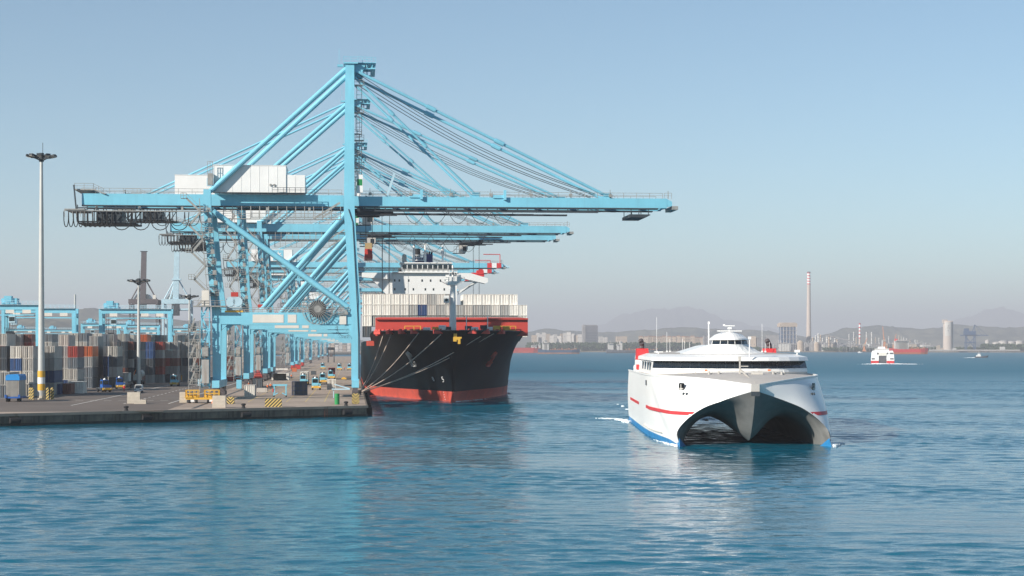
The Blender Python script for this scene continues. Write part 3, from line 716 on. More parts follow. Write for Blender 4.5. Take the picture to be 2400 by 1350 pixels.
    # floodlights and end gear at the boom tip
    eg = MB().beam((out+0.4,g0,zg+gh),(out+0.4,g0,zg+gh+1.8),0.15).box(out+1.2,out+2.6,g0-0.6,g1+0.6,zg-0.3,zg+0.5).rail((out-0.5,g0,zg+gh),(out+1.2,g0,zg+gh),1.3,0.8)
    eg.build('boom_end_gear', M['steel'], c)
    return c
names = [
 (0,   'A', 'tallest pale blue container crane standing first on the quay, white machinery house'),
 (114, 'B', 'blue container crane directly behind the first one, paired tube braces'),
 (224, 'B', 'blue container crane over the ship foredeck, operator cab hidden by a neighbour'),
 (267, 'B', 'blue container crane with the grey operator cab hanging out over the ship'),
 (503, 'C', 'blue container crane with upper of two red and white boom noses behind the bridge'),
 (566, 'C', 'blue container crane with lower of two red and white boom noses behind the bridge'),
 (682, 'C', 'blue container crane whose striped boom nose shows beside the bridge wing'),
 (895, 'B', 'fourth last blue container crane far along the berth'),
 (1214,'B', 'third last blue container crane far along the berth'),
 (1427,'B', 'last but one blue container crane at the far end of the berth'),
 (1779,'B', 'last and smallest blue container crane at the far end of the berth')]
proto = {}
for t, kd, lb in names:
    loc = W0 + RD*t
    if kd not in proto: proto[kd] = make_crane(lb, kd, loc)
    else: copy_tree(proto[kd], loc=loc, label=lb)
for o, dx in ((bpy.data.objects.get('container_crane.003'), 17.0), (bpy.data.objects.get('container_crane.001'), -20.0), (bpy.data.objects.get('container_crane.002'), -18.0),
              (bpy.data.objects.get('container_crane.005'), 20.0), (bpy.data.objects.get('container_crane.006'), 30.0)):
    for ch in o.children:
        if ch.name.startswith('trolley'): ch.location.x += dx

# ================================================================ SHIPPING CONTAINERS
def container_meshes(L, h, simple=False):
    b = MB(); W_ = 2.38
    # corner posts and rails
    for x in (0, W_-0.14):
        for y in (0, L-0.14): b.box(x, x+0.14, y, y+0.14, 0, h+0.05)
    for x in (0, W_-0.12):
        b.box(x, x+0.12, 0.14, L-0.14, 0, 0.16); b.box(x, x+0.12, 0.14, L-0.14, h-0.12, h)
    for y in (0.0, L-0.12):
        b.box(0.14, W_-0.14, y, y+0.12, 0, 0.16); b.box(0.14, W_-0.14, y, y+0.12, h-0.12, h)
    b.box(0.12, W_-0.12, 0.12, L-0.12, h-0.14, h-0.03); b.box(0.12, W_-0.12, 0.12, L-0.12, 0.12, 0.2)
    # corrugated sides and far end
    n = int(L/0.6)
    for x0, s in ((0.03, 1), (W_-0.03, -1)):
        q0, q1 = [], []
        for k in range(2*n+1):
            y = 0.14 + (L-0.28)*k/(2*n); d = 0.045*(1 if (k//1) % 2 else 0)
            q0.append((x0+s*d, y, 0.16)); q1.append((x0+s*d, y, h-0.12))
        b.loft([q0, q1], flip=(s > 0))
    q0, q1 = [], []
    for k in range(17):
        x = 0.14 + (W_-0.28)*k/16; d = 0.045*(k % 2); q0.append((x, L-0.03-d, 0.16)); q1.append((x, L-0.03-d, h-0.12))
    b.loft([q0, q1], flip=True)
    body = b
    return body
def door_mb(s, h):
    W_ = 2.38; x0, x1 = (0.18, W_/2-0.035) if s < 0 else (W_/2+0.035, W_-0.18)
    d = MB().box(x0, x1, 0.10, 0.16, 0.20, h-0.16)
    for u in (0.28, 0.72):
        x = x0 + (x1-x0)*u; d.box(x-0.045, x+0.045, -0.05, 0.033, 0.12, h-0.08); d.box(x-0.05, x+0.24*(1 if u < .5 else -1)+0.0, -0.012, 0.02, 1.0, 1.05) if u < .5 else d.box(x-0.24, x+0.05, -0.012, 0.02, 1.0, 1.05)
    for z in (0.5, h/2, h-0.5): d.box(x0+0.05, x1-0.05, 0.02, 0.034, z-0.03, z+0.03)
    return d
def end_mb(h):       # blank corrugated end
    W_ = 2.38; d = MB(); q0, q1 = [], []
    for k in range(21):
        x = 0.10 + (W_-0.20)*k/20; dd = 0.08*((k//2) % 2); q0.append((x, 0.03+dd, 0.16)); q1.append((x, 0.03+dd, h-0.12))
    return d.loft([q0, q1])
M['lockrod'] = paint('lock_rod_zinc', (0.42,0.41,0.39), 0.4, metal=0.4)
CPROTO = {}
def cproto(L, h, end):
    k = (L, h, end)
    if k not in CPROTO:
        b = container_meshes(L, h)
        me = bpy.data.meshes.new('container_body'); me.from_pydata(b.v, [], b.f); me.materials.append(M['c_grey'])
        if end == 'door':
            ds = []
            for s in (-1, 1):
                d = door_mb(s, h); dm = bpy.data.meshes.new('container_door'); dm.from_pydata(d.v, [], d.f); dm.materials.append(M['c_grey']); ds.append(('door', dm))
        else:
            d = end_mb(h); dm = bpy.data.meshes.new('container_end'); dm.from_pydata(d.v, [], d.f); dm.materials.append(M['c_grey']); ds = [('end_wall', dm)]
        CPROTO[k] = (me, ds)
    return CPROTO[k]
def container(loc, rz, color, label, group, L=12.19, h=2.6, end='door'):
    me, ds = cproto(L, h, end)
    o = bpy.data.objects.new('shipping_container', me); COL.objects.link(o); o.location = loc; o.rotation_euler[2] = rz
    recolor(o, M['c_'+color]); tag(o, label, 'container', group)
    for n_, dm in ds:
        c = bpy.data.objects.new(n_, dm); COL.objects.link(c); c.parent = o; recolor(c, M['c_'+color])
    return o
ORD = ['first','second','third','fourth','fifth','sixth','seventh','eighth','ninth','tenth','eleventh','twelfth','thirteenth','fourteenth','fifteenth','sixteenth','seventeenth','eighteenth','nineteenth','twentieth']
for tens, tw in (('twenty','thirtieth'),('thirty','fortieth'),('forty','fiftieth'),('fifty','sixtieth')): ORD += [tens+'-'+q for q in ORD[:9]] + [tw]

# ================================================================ CONTAINER SHIP
SO = Vector((-14.4, 440, 0))
ship = empty('container_ship', SO, TH, 'black hulled container ship moored bow first beside the quay cranes', 'ship')
def interp(tab, x):
    if x <= tab[0][0]: return tab[0][1]
    for a, b in zip(tab, tab[1:]):
        if x <= b[0]:
            u = (x-a[0])/(b[0]-a[0]); return a[1]+(b[1]-a[1])*u
    return tab[-1][1]
BW = [(0,0.12),(4,0.9),(10,2.4),(20,5.3),(40,12.2),(55,16.2),(71,19.4),(90,21.0),(110,21.4),(240,21.4),(290,17)]
DKB = [(0,1.0),(1.5,3.6),(4,6.8),(8,10.6),(15,15.2),(25,18.9),(40,21.0),(55,21.4),(290,21.4)]
def stem(z): return -9.5*max(0, z/18.0)**1.7 if z > 0 else 0.4*z
def hull_pt(d, z, s, top=18.0):
    u = min(1.0, max(0.0, z/18.0)); f = u**1.35*0.85 + u*0.15
    b = interp(BW, d)*(1-f) + interp(DKB, d)*f
    return (s*b, stem(z) + d, z)
def htop(d): return 17.6 if d < 37 else max(15.2, 17.6-(d-37)*0.6)
dl = [0,0.4,1,1.8,3,4.5,6.5,9,12,16,20,25,31,38,44,52,62,75,90,120,180,240,290]
def hull_surface(z0f, z1f, n, name, mat):
    m = MB()
    for s in (-1, 1):
        secs = []
        for d in dl:
            z0, z1 = z0f(d), z1f(d)
            secs.append([hull_pt(d, z0 + (z1-z0)*k/n, s) for k in range(n+1)])
        m.loft(secs, flip=(s < 0))
    if name == 'hull':
        secs = [[hull_pt(0, 2.6+(htop(0)-2.6)*k/n, -1) for k in range(n+1)], [hull_pt(0, 2.6+(htop(0)-2.6)*k/n, 1) for k in range(n+1)]]
        m.loft(secs, flip=True)
        m.loft([[hull_pt(d, htop(d)-1.25, -1) for d in dl],[hull_pt(d, htop(d)-1.25, 1) for d in dl]], flip=True)
    return m.build(name, mat, ship, smooth=True)
hull = hull_surface(lambda d: 2.6, htop, 14, 'hull', M['hull'])
boot = hull_surface(lambda d: -1.5, lambda d: 2.598, 5, 'boot_topping', M['boot'])
MB().loft([[hull_pt(0,z,-1) for z in (-1.5,0,1.3,2.598)],[hull_pt(0,z,1) for z in (-1.5,0,1.3,2.598)]], flip=True).build('stem_bar', M['boot'], ship)
rim = MB()
for s in (-1, 1):
    pts = [Vector(hull_pt(d, htop(d), s)) for d in dl[:16]]
    for a, b in zip(pts, pts[1:]): rim.beam(a, b, 0.35, 0.22)
rim.build('bulwark_rim', M['tray'], ship)
# fairleads and frames in red showing along the bulwark
fl = []
for d, s in ((7,-1),(11,-1),(16,-1),(22,-1),(2.0,-1),(2.0,1),(5,1),(10,1),(24,-1)):
    p = Vector(hull_pt(d, htop(d)-0.1, s))
    MB().box(-1.1,1.1,-0.35,0.7,-0.7,0.05).prism([(-1.2,0.05),(-0.8,0.05),(-0.5,0.5),(-0.9,0.5)],-0.3,0.5).prism([(0.3,0.05),(0.7,0.05),(1.0,0.5),(0.6,0.5)],-0.3,0.5).build('fairlead', M['hatch'], ship, loc=p, rz=(0.9 if s < 0 else -0.9)*min(1, d/18))
# breakwater, its yellow ladders and platforms
bw_ = MB()
y0 = 15.5
bw_.prism([(-18.9,16.4),(19.9,16.4),(19.9,20.9),(-18.9,20.9)], y0, y0+0.3)
for k in range(14): bw_.prism([(-18.5+k*2.9,16.5),(-18.3+k*2.9,16.5),(-18.3+k*2.9,20.7),(-18.5+k*2.9,20.7)], y0+0.3, y0+1.6)
bw_.box(-18.9,19.9,y0-0.7,y0,20.55,20.9)
bwo = bw_.build('breakwater', M['hatch'], ship)
MB().loft([[(-18.9,y0+0.31,20.9),(19.9,y0+0.31,20.9)],[(-18.0,y0+10,21.3),(19.0,y0+10,21.3)]], flip=True).loft([[(-18.9,y0+0.31,16.4),(-18.9,y0+0.31,20.9)],[(-18.0,y0+10,16.4),(-18.0,y0+10,21.3)]]).loft([[(19.9,y0+0.31,16.4),(19.9,y0+0.31,20.9)],[(19.0,y0+10,16.4),(19.0,y0+10,21.3)]], flip=True).build('forecastle_hatch', M['hatch'], ship)
for xs in ((-11.6,-9.3,-7.6),(12.0,13.6,15.2,16.6)):
    lm = MB()
    for x in xs: lm.box(x,x+0.2,y0-0.95,y0-0.85,16.6,18.95)
    lm.box(xs[0],xs[-1]+0.14,y0-0.95,y0-0.85,18.8,18.95).box(xs[0],xs[-1]+0.14,y0-0.95,y0-0.85,17.75,17.9)
    lm.build('ladder_frame', M['yellow'], ship)
# deck fittings on the forecastle
for x, y, hh, mt in ((-6.4,3,0.7,'white'),(-4.1,4,0.8,'yellow'),(-2.6,2,1.2,'white'),(-1.2,5,0.9,'tray'),(4.1,6,1.1,'tray'),(5.6,5,0.8,'white'),(8.0,7,1.3,'tray'),(11.5,10,1.2,'yellow'),(9.5,9,0.9,'white'),(14,12,1.1,'yellow'),(3.4,3,4.0,'white'),(8.9,6,4.0,'white')):
    m_ = MB()
    if hh > 3: m_.tube((x,y,16.8),(x,y,21.4),0.12,6)
    else: m_.box(x-0.75,x+0.75,y-0.5,y+0.5,16.8,17.6+hh).tube((x-0.9,y,17.3+hh),(x+0.9,y,17.3+hh),0.45,10)
    m_.build('light_pole' if hh > 3 else 'winch', M[mt], ship)
# foremast
fm = MB().tube((0.3,8,16.5),(0.3,8,30.0),0.95,14,0.62).tube((0.3,8,30.0),(0.3,8,34.0),0.22,8)
fm.prism([(-2.6,30.0),(-0.9,29.0),(1.5,29.0),(3.2,30.0)],6.8,9.2).rail((-2.6,6.9,30),(3.2,6.9,30),1.0,0.8).box(-1.5,-0.6,7,8,30,31.6).box(1.3,2.3,7,8,30,31.6).rail((-0.6,7.1,31.6),(1.3,7.1,31.6),1,0.6)
fmo = fm.build('foremast', M['white'], ship)
MB().box(-2.0,-0.7,6.6,7.6,24.6,26.4).build('mast_light', M['white'], fmo)
MB().tube((-1.35,6.58,25.3),(-1.35,6.4,25.3),0.35,12).tube((0.3,7.2,32.0),(0.3,8.8,32.0),0.4,8).tube((-0.8,7.5,33.2),(1.6,7.5,33.2),0.1,6).build('mast_lamp', M['tray'], fmo)
# anchors and pockets, yellow bits at the stem, small white hull marks
def on_hull(d, z, s, off=0.15):
    p = Vector(hull_pt(d, z, s)); q = Vector(hull_pt(d+0.6, z, s)); r = Vector(hull_pt(d, z+0.6, s))
    n = (q-p).cross(r-p).normalized()
    if n.y > 0: n = -n
    return p + n*off, (q-p).normalized(), (r-p).normalized(), n
for s, d, z in ((-1, 15.0, 10.4), (1, 16.0, 10.4)):
    p, u, v, n = on_hull(d, z, s, 0.25)
    m_ = MB().beam(p+v*1.5+n*0.3, p-v*1.6+n*0.4, 0.5).beam(p-v*1.4-u*1.5+n*0.45, p-v*1.6+n*0.5, 0.45).beam(p-v*1.4+u*1.5+n*0.45, p-v*1.6+n*0.5, 0.45).beam(p-v*1.4-u*1.5+n*0.4, p-v*0.2-u*1.75+n*0.4, 0.4).beam(p-v*1.4+u*1.5+n*0.4, p-v*0.2+u*1.75+n*0.4, 0.4)
    m_.tube(p+v*1.9-n*0.3, p+v*1.9+n*0.35, 0.95, 14)
    m_.build('anchor', M['c_grey2'] if s < 0 else M['boot'], ship)
p = Vector(hull_pt(0, 16.2, 1))
MB().prism([(-0.5,14.9),(0.3,14.9),(0.3,15.3),(0.6,15.3),(0.6,14.3),(1.2,14.3),(1.2,15.6),(1.5,15.6),(1.5,16.0),(-0.5,16.0)], p.y-0.9, p.y-0.3).box(-0.4,0.4,p.y-0.5,p.y+0.6,15.4,17.6).build('rope_guard', M['yellow'], ship)
def hull_mark(strokes, d, z, s, sz, name):
    p, u, v, n = on_hull(d, z, s, 0.06); sx = -1 if s < 0 else 1
    m_ = MB()
    for st in strokes:
        pts = [p + u*(a*sz)*1.0*sx + v*(b*sz) for a, b in st]
        for a, b in zip(pts, pts[1:]): m_.beam(a, b, 0.14, 0.14)
    return m_.build(name, M['white'], ship)
ring = [[(0.5*math.cos(2*math.pi*k/10), 0.8*math.sin(2*math.pi*k/10)) for k in range(11)]]
five = [[(0.5,0.9),(-0.4,0.9),(-0.4,0.1),(0.3,0.1),(0.5,-0.4),(0.2,-0.9),(-0.5,-0.9)]]
hull_mark(ring, 10.0, 5.6, -1, 0.75, 'bulb_mark'); hull_mark(five, 4.4, 5.6, -1, 0.75, 'thruster_mark')
dr = []
for k in range(9): dr.append([(0.0, k*1.05), (0.0, k*1.05+0.4)])
hull_mark(dr, 6.5, -0.2 + 0.6, -1, 0.6, 'draught_mark')
# orange rescue gear by the side recess
MB().box(-21.0,-19.0,33.0,34.6,13.9,15.2).build('side_recess', M['boot'], ship)
# superstructure with bridge wings, far aft
ys = 197.0
sup = MB().box(-10.2,12.0,ys,ys+14,15,39.0).build('accommodation_block', M['white'], ship)
MB().box(-10.25,12.05,ys-1.2,ys+12,39.0,39.4).build('bridge_deck', M['white'], sup)
MB().rail((-10,ys-1.1,39.4),(12,ys-1.1,39.4),1.1,1.6).build('handrail', M['steel'], sup)
wh = MB().prism([(-6.6,39.4),(9.4,39.4),(10.2,42.2),(-7.4,42.2)], ys-0.8, ys+9).box(-7.6,10.4,ys-1.3,ys+9.2,42.2,42.6).build('wheelhouse', M['white'], sup)
for k in range(10):
    x = -6.9 + k*1.75
    MB().box(x+0.15,x+1.55,ys-0.86,ys-0.81,40.2,41.8).build('window', M['glass'], wh)
for xs_, z in (((-9.4,-7.8,-4.6,0.0,2.9,6.3,7.9),36.4),((-9.4,-5.8,-3.0,1.1,3.9,7.6),33.4)):
    for x in xs_: MB().box(x-0.25,x+0.25,ys-0.05,ys-0.002,z-0.4,z+0.4).build('porthole', M['glass'], sup)
MB().prism([(-10.25,36.8),(-10.25,39.0),(-20.6,39.0),(-20.6,37.5),(-17.5,37.2)], ys-0.9, ys+4).build('bridge_wing', M['white'], sup)
MB().prism([(-10.25,36.8),(-17.5,37.2),(-10.25,29.5)], ys+0.5, ys+1.4).build('wing_bracket', M['white'], sup)
MB().prism([(12.05,39.0),(12.05,37.6),(21.6,35.4),(22.6,35.9),(22.6,37.2),(16.5,39.0)], ys-0.9, ys+4).build('bridge_wing', M['white'], sup)
wb = MB()
for f, t_ in (((12.05,32.4),(12.05,35.2)),): pass
wb.prism([(12.05,31.4),(13.2,33.2),(19.4,36.0),(19.6,37.2),(18.2,37.2)][:4], ys+0.5, ys+1.4)
wb.build('wing_bracket', M['white'], sup)
MB().box(17.0,21.4,ys+0.2,ys+3.2,37.9,39.2).box(18.8,21.2,ys,ys+3,38.6,40.0).build('rescue_boat', M['brightred'], sup)
fu = MB().box(-2.4,2.0,ys+22,ys+30,38,45.5).box(1.9,4.6,ys+22.0,ys+30,38,46.6).build('funnel', M['funnelblue'], ship)
fp = MB().tube((-0.9,ys+24,45.5),(-0.9,ys+24,48.6),1.2,12)
for k in range(4): fp.tube((1.6+k*0.75,ys+24,45.5),(1.9+k*0.85,ys+24,47.6),0.32,8)
fp.build('exhaust_pipe', M['black'], fu)
MB().rail((-2.6,ys+21.6,44.4),(2.0,ys+21.6,44.4),1.8,0.7,0.12).box(-2.6,2.0,ys+21.4,ys+22,44.2,44.5).build('funnel_gallery', M['white'], fu)
rm = MB().tube((1.2,ys+3,42.6),(1.2,ys+3,50.5),0.42,8,0.25).tube((-2.7,ys+3,42.6),(-2.7,ys+3,49.4),0.4,8).prism([(-3.3,49.4),(-2.1,49.4),(-1.7,50.1),(-3.6,50.1)],ys+2.4,ys+3.6).tube((7.2,ys+3,42.6),(7.2,ys+3,48.6),0.32,8)
rm.box(0.2,2.2,ys+2.3,ys+3.7,46.0,46.3).box(0.3,2.1,ys+2.6,ys+3.0,49.0,49.3).box(6.6,7.8,ys+2.6,ys+3.2,45.6,47.4).tube((8.2,ys+3,42.6),(8.2,ys+3,47),0.08,5)
rm.build('radar_mast', M['white'], ship)
MB().tube((-6.0,ys+3,42.6),(-6.0,ys+3,44.6),0.8,10).lathe([(0.8,0),(0.75,0.5),(0.45,0.9),(0.05,1.0)],(-6.0,ys+3,44.6)).build('radome', M['c_grey'], ship)

for o in [sup, fu, bpy.data.objects['radar_mast'], bpy.data.objects['radome']]:
    o.scale = (1.035, 1, 1.035); o.location.z += CH*(1-1.035)
# containers on the fore deck
gx = BD; 
SG = 'containers stacked on the ship'
bay = 41.5
def ship_box(i, tier, color, y, label, end='blank', h=2.87):
    x = -21.95 + i*2.46; z = 16.25 + tier*2.9
    p = L2W(SO, x, y, z)
    return container(p, TH, color, label, SG, 12.19, h, end)
row2 = ['white','white','white','grey3','grey3','grey2','navy','grey','grey2','grey3','grey2','grey','grey2','grey2','grey3','grey2','white','white']
row3 = ['white','white','white','white','white','white','grey3','grey2','grey3','grey2',None,'white','white','white','white','white','white',None]
for i in range(18):
    ship_box(i, 2, row2[i], bay, f'{row2[i].strip("23")} container, {ORD[i]} from the quay side in the lower visible row above the red breakwater')
    c_ = row3[i]
    if c_: ship_box(i, 3, c_, bay + (1.5 if i > 10 else 0), f'{c_.strip("23")} container, {ORD[i]} from the quay side in the top row on the ship')
for i in (0, 17):
    for t in (0, 1):
        ship_box(i, t, 'white' if (i == 0 and t == 1) else ('grey3' if i else 'dark'), bay, f'{"white" if (i==0 and t==1) else ("pale grey" if i else "dark")} container in the {"second" if t else "lowest"} tier at the {"quay" if i==0 else "harbour"} side edge of the deck')
for i in range(1, 17):
    ship_box(i, 1, 'grey2', bay+0.2, f'grey container hidden behind the breakwater, {ORD[i]} from the quay side')

# mooring ropes from the fairleads to the quay edge
bol = []
def bollard(p, label):
    return tag(MB().lathe([(0.42,0),(0.34,0.15),(0.26,0.45),(0.46,0.62),(0.44,0.78),(0.2,0.88)], n=12).build('bollard', M['black'], None, loc=p), label, 'bollard', 'mooring bollards on the quay edge')
for k, lb in ((0,'black mooring bollard on the quay edge holding the two steep ropes'),(1,'black mooring bollard on the quay edge holding the four long bow ropes')):
    bol.append(L2W(Q0, -0.9, 88+k*8-8, 0.15)); bollard(bol[-1], lb)
for s_, lb in ((4.2,'small black bollard on the cope close to the quay corner'),(26.5,'small black bollard on the cope beside the wide chevron barrier'),(50,'small black bollard on the cope behind the stone coloured blocks')):
    p = Q0 + FD*s_; bollard((p.x+FD.y*0.6*-1*-1, p.y+0.5, 2.15), lb)
ends = [(22,16.9,-1,1,'uppermost steep mooring rope from the ship shoulder to the bollard'),(16.5,17.0,-1,1,'second steep mooring rope from the ship shoulder to the bollard'),
        (6.5,17.0,-1,0,'middle mooring rope running from left of the stem to the quay'),(1.6,16.6,-1,0,'mooring rope running from the yellow guard on the stem to the quay'),
        (4.5,16.2,1,0,'long mooring rope crossing in front of the stem to the quay'),(8.0,16.9,1,0,'lowest long mooring rope crossing in front of the stem')]
for d, z, s, k, lb in ends:
    a = bol[1-k if k else 0] if False else bol[k]; a = Vector(a) + Vector((0.1,0,0.45))
    hp = Vector(hull_pt(d, z, s)); b = L2W(SO, hp.x, hp.y-0.4, hp.z)
    pts = [a.lerp(b, i/14) - Vector((0,0,1.3*math.sin(math.pi*i/14))) for i in range(15)]
    tag(MB().path(pts, 0.12, 5).build('mooring_rope', M['rope'], None), lb, 'rope', 'mooring ropes of the container ship')

# ================================================================ CATAMARAN FERRY
FO = Vector((33.0, 243.0, 0)); FRZ = -0.018
fer = empty('catamaran_ferry', FO, FRZ, 'white wave piercing catamaran ferry with a dark centre bow and red funnels', 'ferry')
# stations along the outer edge: nose -> bow tip -> along the hull side to the stern
deckc = [(0,0.0,8.25),(-1.8,1.3,8.45),(-4.0,3.4,8.75),(-6.3,6.6,9.0),(-8.6,11,9.15),(-10.6,17,9.2),(-12.0,24,9.2),(-12.8,33,9.2),(-13.0,42,9.2),(-13.0,60,9.2),(-13.0,88,9.2)]
botc  = [(0,0.35,7.6),(-2.1,1.3,6.95),(-4.5,2.3,6.1),(-6.9,3.0,5.1),(-9.0,3.2,3.6),(-10.4,2.7,1.9),(-10.3,1.2,0.35),(-11.1,9,0.62),(-12.2,20,0.8),(-12.9,40,0.85),(-13.0,88,0.85)]
# denser resampling through a Catmull-Rom curve
def crom(pts, n=5):
    out = []; pts = [Vector(p) for p in pts]
    for i in range(len(pts)-1):
        p0 = pts[max(0,i-1)]; p1 = pts[i]; p2 = pts[i+1]; p3 = pts[min(len(pts)-1,i+2)]
        for k in range(n):
            t = k/n
            out.append(0.5*((2*p1)+(p2-p0)*t+(2*p0-5*p1+4*p2-p3)*t*t+(3*p1-p0-3*p2+p3)*t*t*t))
    out.append(pts[-1]); return out
dk = crom(deckc); bt = crom(botc)
def shell(s):
    secs = []
    for a, b in zip(dk, bt):
        sec = []
        for k in range(9):
            u = k/8; p = b.lerp(a, u)
            bul = math.sin(math.pi*u)*0.35*min(1, (abs(a.x))/6)
            n_ = Vector((-1,-0.35,0)).normalized() if a.y < 30 else Vector((-1,0,0))
            p = p + n_*bul*(0.5 if a.y > 30 else 1); sec.append((s*-1*-p.x if False else (p.x if s < 0 else -p.x), p.y, p.z))
        secs.append(sec)
    return secs
m_ = MB()
m_.loft(shell(-1), flip=False); m_.loft(shell(1), flip=True)
fh = m_.build('hull', M['ferrywhite'], fer, smooth=True)
# blue antifouling strip at the waterline
i0 = next(i for i, p in enumerate(bt) if p.z <= 0.36 and i > 20)
wl = [Vector((-10.15,0.2,0.35))] + bt[i0:]
m_ = MB()
for s in (-1, 1):
    m_.loft([[((p.x+0.0)*(-s), p.y, p.z+0.002) if False else (p.x if s < 0 else -p.x, p.y, p.z+0.002), (p.x+0.12 if s < 0 else -p.x-0.12, p.y+(0.3 if p.y < 3 else 0), -1.0)] for p in wl], flip=(s < 0))
m_.build('antifouling', M['ferryblue'], fer)
tip = MB()
for s in (-1, 1):
    x = 10.25*s
    tip.add([(x,-0.9,-0.3),(x+0.35*s,2.6,-0.3),(x-1.3*s,3.2,-0.3),(x-0.05*s,1.2,1.15)], [(0,1,3),(0,3,2),(1,2,3)] if s > 0 else [(0,3,1),(0,2,3),(1,3,2)])
tip.build('bow_tip', M['ferryblue'], fer)
# underside: two tunnels and the centre bow
def half(y, pts): return [Vector((x, yy if yy is not None else y, z)) for x, z, yy in pts]
def usec(y, pts): return [Vector((x, y, z)) for x, z in pts]
edge = [bt[0], bt[4], bt[8], bt[12], bt[16], bt[20], bt[24], bt[28], bt[30]]
secs = [edge,
 [Vector((0,1.5,5.2)),Vector((-1.0,2.0,5.5)),Vector((-2.3,2.6,5.75)),Vector((-3.9,3.2,5.7)),Vector((-5.7,3.9,5.25)),Vector((-7.6,4.4,4.4)),Vector((-9.1,4.3,2.9)),Vector((-9.9,3.7,1.2)),Vector((-10.0,2.2,-0.5))],
 [Vector((0,3.6,2.9)),Vector((-0.95,4.0,3.5)),Vector((-2.0,4.4,4.2)),Vector((-3.2,4.8,4.8)),Vector((-4.9,5.3,4.9)),Vector((-6.9,5.6,4.1)),Vector((-8.5,5.4,2.8)),Vector((-9.5,4.8,1.2)),Vector((-9.75,3.6,-0.6))],
 [Vector((0,7.0,0.6)),Vector((-1.1,7.2,1.5)),Vector((-2.1,7.4,2.6)),Vector((-3.2,7.6,3.7)),Vector((-4.7,7.8,4.3)),Vector((-6.4,8.0,3.9)),Vector((-7.9,7.8,2.7)),Vector((-9.0,7.2,1.0)),Vector((-9.4,6.0,-0.7))],
 usec(12,[(0,0.55),(-1.1,1.3),(-2.2,2.3),(-3.4,3.2),(-4.7,3.7),(-6.2,3.4),(-7.5,2.4),(-8.6,0.9),(-9.0,-0.8)]),
 usec(20,[(0,1.2),(-1.2,1.7),(-2.3,2.4),(-3.4,3.0),(-4.7,3.4),(-6.1,3.2),(-7.3,2.3),(-8.3,0.7),(-8.7,-0.9)]),
 usec(34,[(0,2.4),(-1.3,2.6),(-2.4,2.9),(-3.6,3.2),(-4.8,3.4),(-6.0,3.1),(-7.2,2.1),(-8.1,0.6),(-8.5,-0.9)]),
 usec(88,[(0,3.0),(-1.3,3.1),(-2.4,3.2),(-3.6,3.3),(-4.8,3.4),(-6.0,3.1),(-7.2,2.1),(-8.1,0.6),(-8.5,-0.9)])]
def smooth_secs(secs):
    secs = [[Vector(p) for p in crom(q, 3)] for q in secs]
    cols = list(zip(*secs)); cols = [crom(list(c), 4) for c in cols]
    return [list(r) for r in zip(*cols)]
ss = smooth_secs(secs)
m_ = MB(); m_.loft(ss, flip=True); m_.loft([[Vector((-p.x,p.y,p.z)) for p in q] for q in ss])
m_.build('tunnel', M['ferrydark'], fer, smooth=True)
# inner sides of the hulls down to the water, stern
MB().box(-12.9,-8.5,87.8,88,-0.5,9.1).box(8.5,12.9,87.8,88,-0.5,9.1).box(-8.5,8.5,87.8,88,3.3,9.1).build('transom', M['ferrywhite'], fer)
# fore deck
m_ = MB()
fd = [p for p in dk]
L_ = [Vector((p.x, p.y, p.z+0.02)) for p in fd]; Rr = [Vector((-p.x, p.y, p.z+0.02)) for p in fd]
rows = []
for a, b in zip(L_, Rr): rows.append([a.lerp(b, k/8) + Vector((0,0,0.55*math.sin(math.pi*k/8)*min(1,abs(a.x)/8))) for k in range(9)])
m_.loft(rows)
m_.build('fore_deck', M['ferrydeck'], fer, smooth=True)
gw = MB()
for s in (-1,1):
    pts = [Vector((p.x if s < 0 else -p.x, p.y, p.z+0.1)) for p in dk]
    for a, b in zip(pts, pts[1:]): gw.beam(a, b, 0.22, 0.22)
gw.build('gunwale', M['ferrywhite'], fer)
MB().box(-0.55,0.55,-0.2,1.4,7.5,8.55).build('nose_block', M['ferrydeck'], fer)
MB().box(-0.6,0.6,-0.30,-0.22,6.9,7.5).build('nose_fender', M['tray'], fer)
# red stripe along the sides, hull ports
def side_pt(y, z, s, off):
    # outer face of the shell by bilinear search along stations
    for (a, b), (c, d) in zip(zip(dk, bt), zip(dk[1:], bt[1:])):
        u = (z-b.z)/(a.z-b.z) if a.z != b.z else 0; u2 = (z-d.z)/(c.z-d.z) if c.z != d.z else 0
        p = b.lerp(a, max(0,min(1,u))); q = d.lerp(c, max(0,min(1,u2)))
        if p.y <= y <= q.y and p.x < -2:
            t = (y-p.y)/max(1e-6, q.y-p.y); r = p.lerp(q, t); uu = u+(u2-u)*t
            bul = math.sin(math.pi*max(0,min(1,uu)))*0.35*min(1, abs(r.x)/6)*(0.5 if r.y > 30 else 1)
            n_ = Vector((-1,-0.35,0)).normalized() if r.y < 30 else Vector((-1,0,0))
            r = r + n_*(bul+off); return Vector((r.x if s < 0 else -r.x, r.y, z))
    return None
stm = MB()
for s in (-1, 1):
    for ya, yb in ((3.3, 34.0), (50.0, 78.0)):
        top, bot = [], []
        n = 40
        for k in range(n+1):
            y = ya + (yb-ya)*k/n
            p = side_pt(y, 4.62, s, 0.05); q = side_pt(y, 4.14, s, 0.05)
            if p and q: top.append(p); bot.append(q)
        if len(top) > 1: stm.loft([bot, top], flip=(s < 0))
stm.build('red_stripe', M['brightred'], fer)
